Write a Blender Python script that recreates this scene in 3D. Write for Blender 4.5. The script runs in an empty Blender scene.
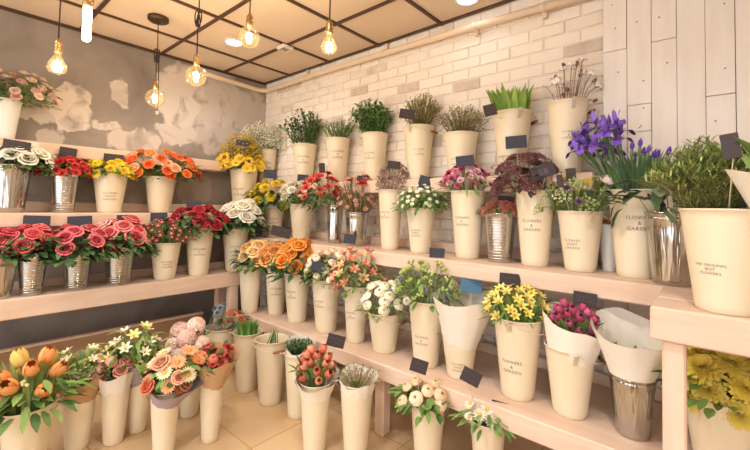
import bpy, math, random
from mathutils import Vector, Matrix
import numpy as np
random.seed(7)
sc = bpy.context.scene
COL = sc.collection
PI = math.pi
def lin(h):
    h = h.lstrip('#')
    o = []
    for i in (0, 2, 4):
        c = int(h[i:i+2], 16) / 255
        o.append(c/12.92 if c <= .04045 else ((c+.055)/1.055)**2.4)
    return (*o, 1)
# ------------------------------------------------------------------ mesh builder
class MB:
    def __init__(s): s.v = []; s.f = []; s.m = []; s.sm = []
    def add(s, vs, fs, mi=0, smooth=True):
        o = len(s.v); s.v.extend(tuple(x) for x in vs)
        for f in fs: s.f.append(tuple(i+o for i in f)); s.m.append(mi); s.sm.append(smooth)
    def box(s, x0, y0, z0, x1, y1, z1, mi=0, bev=0, M=None):
        if bev:
            b = bev
            prof = []
            vs = []; fs = []
            # chamfered box: 24 verts
            idx = {}
            for ax in range(3):
                for sg in range(8):
                    p = [x1 if sg & 1 else x0, y1 if sg & 2 else y0, z1 if sg & 4 else z0]
                    c = [1 if sg & (1 << k) else -1 for k in range(3)]
                    q = [p[k] - (0 if k == ax else c[k]*b) for k in range(3)]
                    idx[(ax, sg)] = len(vs); vs.append(q)
            def quad(ax, hi):
                o = [k for k in range(3) if k != ax]
                L = []
                for a, c in ((0,0),(1,0),(1,1),(0,1)):
                    sg = (hi << ax) | (a << o[0]) | (c << o[1]); L.append(idx[(ax, sg)])
                return L if (hi == 1) != (ax == 1) else L[::-1]
            for ax in range(3):
                for hi in (0, 1): fs.append(quad(ax, hi))
            for ax in range(3):            # edges along ax
                o = [k for k in range(3) if k != ax]
                for a in (0, 1):
                    for c in (0, 1):
                        s0 = (a << o[0]) | (c << o[1]); s1 = s0 | (1 << ax)
                        fs.append((idx[(o[0], s0)], idx[(o[0], s1)], idx[(o[1], s1)], idx[(o[1], s0)]))
            for sg in range(8): fs.append((idx[(0, sg)], idx[(1, sg)], idx[(2, sg)]))
            sm = False
        else:
            vs = [(x0,y0,z0),(x1,y0,z0),(x1,y1,z0),(x0,y1,z0),(x0,y0,z1),(x1,y0,z1),(x1,y1,z1),(x0,y1,z1)]
            fs = [(0,3,2,1),(4,5,6,7),(0,1,5,4),(1,2,6,5),(2,3,7,6),(3,0,4,7)]; sm = False
        if M: vs = [M @ Vector(v) for v in vs]
        s.add(vs, fs, mi, sm)
    def tube(s, pts, r, n=6, mi=0, cap=True):
        pts = [Vector(p) for p in pts]
        rs = r if isinstance(r, (list, tuple)) else [r]*len(pts)
        vs = []; fs = []
        t0 = (pts[1]-pts[0]).normalized()
        a = t0.orthogonal().normalized()
        for i, p in enumerate(pts):
            t = (pts[min(i+1, len(pts)-1)] - pts[max(i-1, 0)]).normalized()
            a = (a - t*a.dot(t)); a = a.normalized() if a.length > 1e-6 else t.orthogonal().normalized()
            b = t.cross(a)
            for k in range(n):
                an = 2*PI*k/n; vs.append(p + (a*math.cos(an)+b*math.sin(an))*rs[i])
        for i in range(len(pts)-1):
            for k in range(n):
                fs.append((i*n+k, i*n+(k+1)%n, (i+1)*n+(k+1)%n, (i+1)*n+k))
        if cap: fs.append(tuple(range(n))[::-1]); fs.append(tuple((len(pts)-1)*n+k for k in range(n)))
        s.add(vs, fs, mi)
    def lathe(s, prof, n=24, c=(0,0,0), mi=0, M=None):
        vs = []; fs = []
        for (R, z) in prof:
            for k in range(n):
                an = 2*PI*k/n; vs.append((c[0]+R*math.cos(an), c[1]+R*math.sin(an), c[2]+z))
        for i in range(len(prof)-1):
            for k in range(n):
                fs.append((i*n+k, i*n+(k+1)%n, (i+1)*n+(k+1)%n, (i+1)*n+k))
        if prof[0][0] > 1e-5: fs.append(tuple(range(n))[::-1])
        if prof[-1][0] > 1e-5: fs.append(tuple((len(prof)-1)*n+k for k in range(n)))
        if M: vs = [M @ Vector(v) for v in vs]
        s.add(vs, fs, mi)
    def grid(s, P, mi=0):      # P[i][j] rows of points
        n = len(P); m = len(P[0]); vs = [p for r in P for p in r]; fs = []
        for i in range(n-1):
            for j in range(m-1): fs.append((i*m+j, i*m+j+1, (i+1)*m+j+1, (i+1)*m+j))
        s.add(vs, fs, mi)
    def blob(s, c, r, mi=0, sq=1.0):
        t = [(0,0,sq),(1,0,0),(0,1,0),(-1,0,0),(0,-1,0),(0,0,-sq)]
        s.add([(c[0]+x*r, c[1]+y*r, c[2]+z*r) for x, y, z in t], [(0,1,2),(0,2,3),(0,3,4),(0,4,1),(5,2,1),(5,3,2),(5,4,3),(5,1,4)], mi)
    def ball(s, c, r, mi=0, nu=8, nv=5, sz=1.0):
        pr = [(r*math.sin(PI*i/nv), -r*sz*math.cos(PI*i/nv)) for i in range(nv+1)]
        pr[0] = (1e-6, pr[0][1]); pr[-1] = (1e-6, pr[-1][1])
        s.lathe(pr, nu, c, mi)
    def mesh(s, name, mats):
        me = bpy.data.meshes.new(name)
        me.from_pydata(s.v, [], s.f)
        for m in (mats if isinstance(mats, (list, tuple)) else [mats]): me.materials.append(m)
        me.polygons.foreach_set('material_index', s.m)
        me.polygons.foreach_set('use_smooth', s.sm)
        me.update()
        return me
    def build(s, name, mats, parent=None, loc=None):
        return link(name, s.mesh(name, mats), parent, loc)
def link(name, data, parent=None, loc=None):
    o = bpy.data.objects.new(name, data); COL.objects.link(o)
    if parent: o.parent = parent
    if loc is not None: o.location = loc
    return o
def tag(o, label, cat, group=None):
    o['label'] = label; o['category'] = cat
    if group: o['group'] = group
    return o
def empty(name, loc, label, cat, group=None, rz=0):
    o = bpy.data.objects.new(name, None); COL.objects.link(o); o.empty_display_size = .05
    o.location = loc; o.rotation_euler = (0, 0, rz)
    return tag(o, label, cat, group)
def struct(o): o['kind'] = 'structure'; return o
# ------------------------------------------------------------------ materials
def mat(name, col, rough=.6, metal=0, var=0, scale=8, bump=0, bscale=40, objvar=0, **kw):
    m = bpy.data.materials.new(name); m.use_nodes = True
    nt = m.node_tree; b = nt.nodes['Principled BSDF']
    c = lin(col) if isinstance(col, str) else col
    b.inputs['Base Color'].default_value = c
    b.inputs['Roughness'].default_value = rough; b.inputs['Metallic'].default_value = metal
    for k, v in kw.items(): b.inputs[k.replace('_', ' ')].default_value = v
    tc = nt.nodes.new('ShaderNodeTexCoord')
    src = None
    if var:
        n = nt.nodes.new('ShaderNodeTexNoise'); n.inputs['Scale'].default_value = scale; n.inputs['Detail'].default_value = 3
        nt.links.new(tc.outputs['Object'], n.inputs['Vector'])
        r = nt.nodes.new('ShaderNodeMapRange'); r.inputs[1].default_value = .3; r.inputs[2].default_value = .7
        r.inputs[3].default_value = 1-var; r.inputs[4].default_value = 1+var
        nt.links.new(n.outputs['Fac'], r.inputs[0])
        src = r.outputs[0]
    if objvar:
        oi = nt.nodes.new('ShaderNodeObjectInfo')
        r2 = nt.nodes.new('ShaderNodeMapRange'); r2.inputs[3].default_value = 1-objvar; r2.inputs[4].default_value = 1+objvar
        nt.links.new(oi.outputs['Random'], r2.inputs[0])
        if src:
            mu = nt.nodes.new('ShaderNodeMath'); mu.operation = 'MULTIPLY'
            nt.links.new(src, mu.inputs[0]); nt.links.new(r2.outputs[0], mu.inputs[1]); src = mu.outputs[0]
        else: src = r2.outputs[0]
    if src:
        hs = nt.nodes.new('ShaderNodeHueSaturation'); hs.inputs['Color'].default_value = c
        nt.links.new(src, hs.inputs['Value']); nt.links.new(hs.outputs[0], b.inputs['Base Color'])
    if bump:
        n = nt.nodes.new('ShaderNodeTexNoise'); n.inputs['Scale'].default_value = bscale; n.inputs['Detail'].default_value = 4
        nt.links.new(tc.outputs['Object'], n.inputs['Vector'])
        bp = nt.nodes.new('ShaderNodeBump'); bp.inputs['Strength'].default_value = bump; bp.inputs['Distance'].default_value = .01
        nt.links.new(n.outputs['Fac'], bp.inputs['Height']); nt.links.new(bp.outputs[0], b.inputs['Normal'])
    return m
_mc = {}
def M(key):          # flat petal / leaf colours by hex, cached
    if key not in _mc: _mc[key] = mat('petal_' + key.strip('#'), key, .65, var=.12, scale=25, objvar=.12)
    return _mc[key]
def wood(name, c0, c1, axis, rough=.6):
    m = mat(name, c0, rough); nt = m.node_tree; b = nt.nodes['Principled BSDF']
    tc = nt.nodes.new('ShaderNodeTexCoord'); mp = nt.nodes.new('ShaderNodeMapping')
    sc_ = [14, 14, 14]; sc_[axis] = 1.2
    mp.inputs['Scale'].default_value = sc_
    n = nt.nodes.new('ShaderNodeTexNoise'); n.inputs['Scale'].default_value = 1.6; n.inputs['Detail'].default_value = 6; n.inputs['Distortion'].default_value = .5
    n2 = nt.nodes.new('ShaderNodeTexNoise'); n2.inputs['Scale'].default_value = 1.7; n2.inputs['Detail'].default_value = 3
    cr = nt.nodes.new('ShaderNodeValToRGB'); cr.color_ramp.elements[0].color = lin(c1); cr.color_ramp.elements[1].color = lin(c0)
    cr.color_ramp.elements[0].position = .3; cr.color_ramp.elements[1].position = .62
    ad = nt.nodes.new('ShaderNodeMath'); ad.operation = 'ADD'
    mu = nt.nodes.new('ShaderNodeMath'); mu.operation = 'MULTIPLY'; mu.inputs[1].default_value = .5
    L = nt.links
    L.new(tc.outputs['Object'], mp.inputs[0]); L.new(mp.outputs[0], n.inputs['Vector']); L.new(tc.outputs['Object'], n2.inputs['Vector'])
    L.new(n.outputs['Fac'], ad.inputs[0]); L.new(n2.outputs['Fac'], ad.inputs[1]); L.new(ad.outputs[0], mu.inputs[0]); L.new(mu.outputs[0], cr.inputs[0])
    L.new(cr.outputs[0], b.inputs['Base Color'])
    bp = nt.nodes.new('ShaderNodeBump'); bp.inputs['Strength'].default_value = .15; bp.inputs['Distance'].default_value = .01
    L.new(n.outputs['Fac'], bp.inputs['Height']); L.new(bp.outputs[0], b.inputs['Normal'])
    return m
def emit(name, col, st):
    m = bpy.data.materials.new(name); m.use_nodes = True; nt = m.node_tree
    e = nt.nodes.new('ShaderNodeEmission'); e.inputs[0].default_value = lin(col); e.inputs[1].default_value = st
    nt.links.new(e.outputs[0], nt.nodes['Material Output'].inputs[0]); return m
def bulb_glass():
    m = bpy.data.materials.new('amber_glass'); m.use_nodes = True; nt = m.node_tree; L = nt.links
    t = nt.nodes.new('ShaderNodeBsdfTransparent'); t.inputs[0].default_value = (1, .95, .82, 1)
    g = nt.nodes.new('ShaderNodeBsdfGlossy'); g.inputs['Roughness'].default_value = .03; g.inputs[0].default_value = (1, .85, .6, 1)
    f = nt.nodes.new('ShaderNodeLayerWeight'); f.inputs[0].default_value = .3
    ml = nt.nodes.new('ShaderNodeMath'); ml.operation = 'MULTIPLY'; ml.inputs[1].default_value = .8; L.new(f.outputs['Facing'], ml.inputs[0])
    mx = nt.nodes.new('ShaderNodeMixShader')
    L.new(ml.outputs[0], mx.inputs[0]); L.new(t.outputs[0], mx.inputs[1]); L.new(g.outputs[0], mx.inputs[2])
    tl = nt.nodes.new('ShaderNodeBsdfTranslucent'); tl.inputs[0].default_value = (1, .82, .52, 1)
    m2 = nt.nodes.new('ShaderNodeMixShader'); m2.inputs[0].default_value = .012
    L.new(mx.outputs[0], m2.inputs[1]); L.new(tl.outputs[0], m2.inputs[2])
    L.new(m2.outputs[0], nt.nodes['Material Output'].inputs[0]); return m
def streaked(name, col, rough):      # rolled sheet metal with faint upright waviness
    m = mat(name, col, rough, 1); nt = m.node_tree; L = nt.links
    tc = nt.nodes.new('ShaderNodeTexCoord'); mp = nt.nodes.new('ShaderNodeMapping'); mp.inputs['Scale'].default_value = (26, 26, 1.2)
    n = nt.nodes.new('ShaderNodeTexNoise'); n.inputs['Scale'].default_value = 1.5; n.inputs['Detail'].default_value = 2
    bp = nt.nodes.new('ShaderNodeBump'); bp.inputs['Strength'].default_value = .5; bp.inputs['Distance'].default_value = .02
    L.new(tc.outputs['Object'], mp.inputs[0]); L.new(mp.outputs[0], n.inputs['Vector']); L.new(n.outputs['Fac'], bp.inputs['Height'])
    L.new(bp.outputs[0], nt.nodes['Principled BSDF'].inputs['Normal'])
    return m
MT = dict(
    cream=mat('cream_enamel', '#E3D5BA', .38, var=.02, scale=5),
    white=mat('white_enamel', '#E8E6E2', .35),
    silver=streaked('polished_zinc', '#BEBDBA', .12),
    ribbed=mat('zinc', '#C2C1BE', .2, 1, var=.08, scale=10),
    wire=mat('bail_wire', '#D8CDB6', .4, .3), grip=mat('wood_grip', '#9A5A36', .5),
    ink=mat('print_ink', '#6E5F50', .7), card=mat('slate_card', '#3E3436', .8), bluecard=mat('slate_blue_card', '#3A3C4A', .8), skycard=mat('sky_blue_card', '#4E7896', .8),
    chalk=mat('chalk', '#625C66', .9), stick=mat('stick', '#C8BFA8', .5),
    wood_y=wood('pale_wood_y', '#E3CAB7', '#D0B19A', 1), wood_x=wood('pale_wood_x', '#E3CAB7', '#D0B19A', 0), wood_z=wood('pale_wood_z', '#E4CBB8', '#D0B098', 2),
    dkwood=wood('brown_wood', '#A98B6C', '#8C6E52', 1),
    plank=wood('whitewashed_plank', '#EFE8E1', '#E3D8CE', 2), gap=mat('plank_gap', '#4A3326', .9), nail=mat('nail', '#6A5242', .5, .5),
    black=mat('black_cord', '#2A1D18', .7), brass=mat('aged_brass', '#A8875A', .35, .9), bronze=mat('bronze_metal', '#5C4A3C', .4, .8),
    pipe=mat('painted_pipe', '#E2CBB0', .45), white_plastic=mat('white_plastic', '#E4DAD0', .5),
    ceil=mat('ceiling_tile', '#DDC8B0', .9, var=.03, scale=3, bump=.08, bscale=120), tbar=mat('brown_tbar', '#4A3020', .5),
    paper=mat('white_paper', '#E9E3D8', .7, bump=.25, bscale=14), kraft=mat('kraft_paper', '#C39F78', .8, bump=.25, bscale=14), mauve=mat('mauve_paper', '#A798A0', .75, bump=.25, bscale=14),
    filament=emit('hot_filament', '#FFDDA8', 90), diffuser=emit('lit_diffuser', '#FFFFFF', 8), glass=bulb_glass(),
)

BT = {
    't0': (0.241, -0.12, 1.55, 0.374, 0.1, 'cream', 0.283, 0.293, -0.021),
    't1': (0.863, -0.12, 1.55, 0.371, 0.108, 'cream', 0.217, 0.348, 0),
    't2': (1.309, -0.12, 1.55, 0.383, 0.104, 'cream', 0.147, 0.173, 0.009),
    't3': (1.731, -0.12, 1.55, 0.38, 0.103, 'cream', 0.159, 0.286, -0.032),
    't4': (2.149, -0.12, 1.55, 0.385, 0.108, 'cream', 0.137, 0.246, 0.014),
    't5': (2.485, -0.12, 1.55, 0.297, 0.113, 'cream', 0.149, 0.199, 0.003),
    't6': (2.826, -0.12, 1.55, 0.388, 0.112, 'cream', 0.155, 0.158, -0.009),
    't7': (3.133, -0.12, 1.55, 0.399, 0.103, 'cream', 0.133, 0.25, 0.028),
    'm1': (0.568, -0.24, 1.05, 0.3, 0.101, 'cream', 0.241, 0.241, -0.01),
    'm2': (0.992, -0.24, 1.05, 0.314, 0.107, 'cream', 0.169, 0.232, -0.027),
    'm3': (1.418, -0.24, 1.05, 0.31, 0.07, 'silver', 0.176, 0.27, -0.119),
    'm4': (1.666, -0.24, 1.05, 0.259, 0.093, 'silver', 0.163, 0.302, 0.008),
    'm5': (1.997, -0.24, 1.05, 0.426, 0.09, 'cream', 0.133, 0.187, 0.025),
    'm6': (2.258, -0.24, 1.05, 0.3, 0.098, 'cream', 0.172, 0.169, 0.01),
    'm7': (2.602, -0.24, 1.05, 0.411, 0.105, 'cream', 0.161, 0.161, -0.012),
    'm8': (2.806, -0.24, 1.05, 0.281, 0.093, 'ribbed', 0.11, 0.076, 0),
    'm9': (3.003, -0.24, 1.05, 0.407, 0.102, 'cream', 0.187, 0.236, -0.049),
    'm10': (3.226, -0.24, 1.05, 0.302, 0.105, 'cream', 0.212, 0.199, -0.013),
    'm11': (3.455, -0.24, 1.05, 0.406, 0.106, 'cream', 0.217, 0.33, -0.057),
    'm13': (3.335, -0.13, 1.05, 0.238, 0.046, 'white', 0.046, 0.02, 0),
    'm12': (3.602, -0.34, 1.05, 0.305, 0.096, 'silver', 0.164, 0.171, -0.036),
    'n1': (3.757, -0.785, 1.05, 0.317, 0.11, 'cream', 0.132, 0.223, -0.044),
    'n2': (3.925, -0.83, 1.05, 0.394, 0.072, 'white', 0.226, 0.15, 0.049),
    'b1': (0.779, -0.6, 0.44, 0.404, 0.098, 'cream', 0.171, 0.205, 0.06),
    'b2': (0.983, -0.48, 0.44, 0.398, 0.093, 'cream', 0.135, 0.193, -0.025),
    'b3': (1.265, -0.48, 0.44, 0.383, 0.107, 'cream', 0.174, 0.254, 0),
    'b4': (1.604, -0.48, 0.44, 0.382, 0.11, 'cream', 0.151, 0.22, -0.011),
    'b5': (1.907, -0.48, 0.44, 0.376, 0.092, 'cream', 0.195, 0.26, 0.01),
    'b6': (2.156, -0.48, 0.44, 0.248, 0.109, 'cream', 0.15, 0.192, -0.003),
    'b7': (2.47, -0.48, 0.44, 0.377, 0.106, 'cream', 0.194, 0.229, 0),
    'b8': (2.687, -0.48, 0.44, 0.229, 0.099, 'cream', 0.154, 0.209, 0.022),
    'b9': (3.003, -0.48, 0.44, 0.385, 0.114, 'cream', 0.159, 0.164, -0.01),
    'b10': (3.239, -0.48, 0.44, 0.301, 0.105, 'cream', 0.127, 0.191, 0.014),
    'b11': (3.475, -0.48, 0.44, 0.241, 0.083, 'silver', 0.124, 0.203, 0),
    'y1': (3.751, -0.5, 0.44, 0.257, 0.12, 'cream', 0.149, 0.175, 0.004),
    'f1': (0.738, -0.822, 0, 0.36, 0.126, 'cream', 0.142, 0.187, 0.069),
    'f2': (1.161, -0.845, 0, 0.42, 0.103, 'cream', 0.107, 0.096, -0.004),
    'f3': (1.437, -0.827, 0, 0.43, 0.111, 'cream', 0.09, 0.09, 0.021),
    'f4': (1.71, -0.807, 0, 0.4, 0.091, 'cream', 0.084, 0.091, 0.006),
    'f5': (2.064, -0.967, 0, 0.38, 0.089, 'cream', 0.114, 0.184, 0.003),
    'f6': (2.26, -0.842, 0, 0.4, 0.093, 'cream', 0.11, 0.088, 0.005),
    'f7': (2.621, -0.689, 0, 0.35, 0.088, 'cream', 0.139, 0.114, -0.015),
    'f8': (2.914, -0.62, 0, 0.35, 0.082, 'cream', 0.12, 0.096, -0.005),
    'g1': (1.201, -2.07, 0, 0.35, 0.108, 'cream', 0.181, 0.255, 0.005),
    'g2': (1.097, -1.839, 0, 0.35, 0.083, 'cream', 0.155, 0.205, 0.022),
    'g3': (1.186, -1.691, 0, 0.33, 0.074, 'cream', 0.105, 0.136, -0.003),
    'g4': (1.159, -1.56, 0, 0.35, 0.072, 'cream', 0.167, 0.263, -0.036),
    'g5': (1.506, -1.545, 0, 0.35, 0.076, 'cream', 0.173, 0.205, 0.049),
    'g6': (1.206, -1.277, 0, 0.33, 0.077, 'cream', 0.148, 0.257, -0.026),
    'g7': (1.559, -1.315, 0, 0.37, 0.069, 'cream', 0.124, 0.179, 0.026),
    'u1': (0.113, -2.118, 1.76, 0.268, 0.089, 'white', 0.205, 0.205, 0.075),
    's0': (0.253, -2.084, 1.265, 0.313, 0.109, 'silver', 0.192, 0.145, 0.04),
    's1': (0.253, -1.797, 1.265, 0.276, 0.09, 'ribbed', 0.168, 0.122, 0.004),
    's2': (0.253, -1.515, 1.265, 0.298, 0.116, 'cream', 0.181, 0.116, -0.012),
    's3': (0.253, -1.153, 1.265, 0.301, 0.118, 'cream', 0.299, 0.219, -0.004),
    's4': (0.253, -0.385, 1.265, 0.426, 0.134, 'cream', 0.208, 0.357, -0.03),
    'l0': (0.558, -2.131, 0.765, 0.231, 0.071, 'silver', 0.089, 0.172, -0.018),
    'l1': (0.558, -1.992, 0.765, 0.262, 0.078, 'ribbed', 0.127, 0.18, -0.009),
    'l2': (0.558, -1.764, 0.765, 0.252, 0.087, 'ribbed', 0.22, 0.173, -0.007),
    'l3': (0.558, -1.52, 0.765, 0.27, 0.1, 'ribbed', 0.178, 0.2, 0.007),
    'l4': (0.558, -1.21, 0.765, 0.282, 0.108, 'cream', 0.201, 0.186, 0.008),
    'l5': (0.558, -0.948, 0.765, 0.391, 0.111, 'cream', 0.227, 0.173, -0.012),
    'l6': (0.558, -0.625, 0.765, 0.392, 0.115, 'cream', 0.191, 0.231, 0.04),
}
TAGS = {
    'k_t4': (2.152, -0.273, 1.999, 0.104, 0.069, -8),
    'k_t6': (2.783, -0.336, 1.919, 0.069, 0.069, 12),
    'k_m9back': (2.91, -0.275, 1.731, 0.112, 0.073, 3),
    'k_m7': (2.621, -0.319, 1.638, 0.108, 0.066, 6),
    'k_m5': (2.055, -0.285, 1.649, 0.091, 0.056, -5),
    'k_m6': (2.307, -0.247, 1.518, 0.113, 0.087, -14),
    'k_m9': (3.084, -0.367, 1.552, 0.113, 0.072, 20),
    'k_m10a': (3.183, -0.433, 1.494, 0.029, 0.063, 10),
    'k_m10b': (3.201, -0.312, 1.531, 0.045, 0.07, 5),
    'k_m8': (2.825, -0.201, 1.408, 0.094, 0.047, -5),
    'k_m1': (0.551, -0.284, 1.647, 0.125, 0.086, -2),
    'k_m2': (1.01, -0.251, 1.595, 0.098, 0.062, -3),
    'k_m3': (1.349, -0.33, 1.66, 0.049, 0.082, 4),
    'k_m4': (1.732, -0.273, 1.554, 0.061, 0.068, 0),
    'k_s4': (0.353, -0.464, 1.94, 0.125, 0.058, -3),
    'k_b1': (1.078, -0.518, 1.13, 0.164, 0.082, -14),
    'k_m4low': (1.742, -0.389, 1.113, 0.088, 0.066, -5),
    'k_b4': (1.657, -0.617, 0.923, 0.084, 0.07, -2),
    'k_b7': (2.471, -0.377, 1.072, 0.091, 0.073, -2),
    'k_b8': (2.715, -0.412, 0.92, 0.112, 0.073, -5),
    'k_b9': (2.949, -0.448, 0.99, 0.103, 0.067, -2),
    'k_b10': (3.295, -0.456, 0.954, 0.095, 0.059, -4),
    'k_f5': (2.087, -0.842, 0.57, 0.104, 0.07, -14),
    'k_b7low': (2.606, -0.756, 0.548, 0.086, 0.066, -14),
    'k_b8low': (2.889, -0.75, 0.577, 0.088, 0.065, -22),
    'k_f8': (2.972, -0.616, 0.416, 0.08, 0.057, -6),
    'k_n1': (3.77, -0.931, 1.545, 0.04, 0.074, 8),
    'k_u1': (0.367, -2.072, 1.703, 0.135, 0.058, -5),
    'k_s1': (0.221, -1.78, 1.697, 0.102, 0.08, -6),
    'k_s2': (0.238, -1.496, 1.69, 0.132, 0.062, -2),
    'k_l1': (0.46, -1.967, 1.215, 0.135, 0.071, -2),
    'k_l2': (0.459, -1.739, 1.205, 0.138, 0.083, 3),
    'k_l3': (0.53, -1.488, 1.226, 0.102, 0.058, 0),
    'k_l4': (0.445, -1.226, 1.236, 0.119, 0.071, 2),
    'k_l5': (0.457, -0.959, 1.336, 0.118, 0.059, 5),
}
# ------------------------------------------------------------------ flower heads (unit size, +Z outward)
def petal_rev(m, az, prof, dth, wp, mi=0, ruf=0, nu=4, rnd=random):
    P = []; ph = rnd.uniform(0, 6)
    for (R, z), w in zip(prof, wp):
        row = []
        for j in range(nu+1):
            u = 2*j/nu-1; th = az + u*dth*w
            rr = R*(1 + .06*abs(u)) + ruf*R*math.sin(u*7+ph); zz = z - .05*u*u*abs(z) + ruf*.5*math.sin(u*9+ph*2)
            row.append((rr*math.cos(th), rr*math.sin(th), zz))
        P.append(row)
    m.grid(P, mi)
def petal_flat(m, az, L, W, a0, a1, z0=0, r0=.05, mi=0, nv=4, nu=2, cup=.12, tip=.35, twist=0):
    x, z = r0, z0; P = []
    for i in range(nv+1):
        v = i/nv; a = a0 + (a1-a0)*v
        w = W*(math.sin(PI*min(1, .12+.88*v*(1-tip*.5)))**.8)
        if i == nv: w = W*tip
        row = []
        for j in range(nu+1):
            u = 2*j/nu-1
            y = u*w/2; zz = z + cup*W*u*u*(1 if abs(a) < 2.2 else -1) + twist*u*v*W
            row.append((x*math.cos(az)-y*math.sin(az), x*math.sin(az)+y*math.cos(az), zz))
        P.append(row)
        x += math.sin(a)*L/nv; z += math.cos(a)*L/nv      # a: angle from +Z
    m.grid(P, mi)
def F_rose(seed, c, c2=None, open_=1.0):
    m = MB(); r = random.Random(seed)
    lay = [(3, .16, .98, .25), (4, .30, .96, .2), (5, .48, .88, .3), (5, .68, .74, .75), (6, .92, .5, 1.0)]
    for k, (n, R, zt, curl) in enumerate(lay):
        ph = r.uniform(0, 6)
        for i in range(n):
            az = ph + 2*PI*i/n + r.uniform(-.15, .15)
            R_ = R*open_*r.uniform(.93, 1.07) if k > 1 else R
            prof = [(.10, -.05), (R_*.72, .12), (R_*.98, zt*.55), (R_*1.0, zt*.9), (R_*(1+.16*curl), zt*(1-.02*curl)), (R_*(1+.3*curl), zt*(.97-.14*curl))]
            petal_rev(m, az, prof, PI/n*1.35, [.6, 1, 1, .95, .8, .45], 1 if (c2 and k >= 3) else 0, rnd=r)
    for i in range(5): petal_flat(m, 2*PI*i/5, .55, .22, 1.9, 1.5, -.02, .06, 2, 3)
    return m, [c, c2 or c, '#5C7440']
def F_ranunculus(seed, c):
    m = MB(); r = random.Random(seed)
    for k, (n, R, zt) in enumerate([(4, .2, .8), (5, .38, .86), (6, .58, .84), (7, .78, .72), (7, .95, .5)]):
        for i in range(n):
            az = k*.7 + 2*PI*i/n; prof = [(.1, -.1), (R*.8, 0), (R, zt*.5), (R*.93, zt*.85), (R*.7, zt*1.0), (R*.5, zt*1.02)]
            petal_rev(m, az, prof, PI/n*1.3, [.6, 1, 1, 1, .9, .6], rnd=r)
    return m, [c]
def F_carnation(seed, c):
    m = MB(); r = random.Random(seed)
    for k, (n, R, zt) in enumerate([(6, .3, .7), (8, .6, .62), (10, .95, .35)]):
        for i in range(n):
            az = r.uniform(0, 6); prof = [(.08, -.15), (R*.4, zt*.4), (R*.75, zt*.85), (R, zt)]
            petal_rev(m, az, prof, PI/n*1.7, [.4, .8, 1.1, 1.2], ruf=.14, nu=6, rnd=r)
    m.lathe([(.10, -.6), (.16, -.3), (.14, -.05)], 7, mi=1)
    return m, [c, '#6F8550']
def F_pompon(seed, c, c2=None, n=70):
    m = MB(); r = random.Random(seed)
    for i in range(n):
        t = (i+.5)/n; pol = t*1.65; az = i*2.39996
        L = .55+.45*t
        q = MB(); petal_flat(q, 0, L, .3, .0, .35, 0, 0, 0, 3, 2, .3, .6)
        R = Matrix.Rotation(az, 4, 'Z') @ Matrix.Rotation(pol*.92, 4, 'Y')
        m.add([R @ Vector(v) + Vector((0, 0, .05)) for v in q.v], q.f, 0 if not c2 or t > .3 else 1)
    m.ball((0, 0, .05), .5, 0, 9, 6, .85)
    return m, [c, c2 or c]
def F_daisy(seed, c, cc='#E2B33A', n=14, disc=.32, L=.75, W=.26):
    m = MB(); r = random.Random(seed)
    for i in range(n): petal_flat(m, 2*PI*i/n+r.uniform(-.06, .06), L, W, 1.25+r.uniform(-.1, .1), 1.6, .08, .25, 0, 3)
    m.lathe([(disc, .05), (disc*1.02, .14), (disc*.8, .24), (disc*.4, .29), (.001, .3)], 12, mi=1)
    m.lathe([(.05, -.2), (.3, -.02), (.33, .06)], 8, mi=2)
    return m, [c, cc, '#6C8446']
def F_tulip(seed, c, c2=None):
    m = MB(); r = random.Random(seed)
    for k in (1, 0):
        for i in range(3):
            az = 2*PI*i/3 + k*PI/3; s = 1 - .08*k
            prof = [(.05, -.8), (.46*s, -.62), (.62*s, -.2), (.6*s, .25), (.48*s, .62), (.30*s, .9)]
            petal_rev(m, az, prof, 1.12, [.8, 1, 1, .9, .65, .15], k, rnd=r)
    return m, [c, c2 or c]
def F_iris(seed, c, c2='#8E6BC4'):
    m = MB(); r = random.Random(seed)
    for i in range(3):
        az = 2*PI*i/3
        petal_flat(m, az, 1.25, .62, .75, 2.75, 0, .04, 0, 6, 2, .1, .5)
        petal_flat(m, az, .5, .12, .75, 1.7, .03, .04, 2, 3, 2)
        petal_flat(m, az+PI/3, 1.05, .42, .15, .45, 0, .04, 1, 5, 2, .25, .3, .3)
        petal_flat(m, az, .6, .2, .6, 1.3, .1, .03, 1, 4)
    m.lathe([(.05, -.7), (.1, -.4), (.07, 0)], 6, mi=3)
    return m, [c, c2, '#E0B23C', '#5F8148']
def F_irisbud(seed, c):
    m = MB()
    m.lathe([(.05, -1), (.16, -.6), (.15, -.1), (.12, .1)], 7, mi=1)
    for i in range(3): petal_rev(m, 2*PI*i/3, [(.1, 0), (.2, .3), (.2, .6), (.05, 1)], 1.2, [1, 1, .8, .2])
    return m, [c, '#5F8148']
def F_lily(seed, c, c2=None, n=6, W=.42):
    m = MB(); r = random.Random(seed)
    for i in range(n): petal_flat(m, 2*PI*i/n, 1.15, W, .35, 1.55+r.uniform(-.15, .15), -.35, .06, i % 2, 5, 2, .25, .25)
    for i in range(4): m.tube([(0, 0, -.2), (.12*math.cos(i*1.6), .12*math.sin(i*1.6), .35)], .025, 4, 2)
    m.lathe([(.03, -.9), (.1, -.6), (.09, -.3)], 6, mi=3)
    return m, [c, c2 or c, '#D8C070', '#7C9350']
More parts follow.
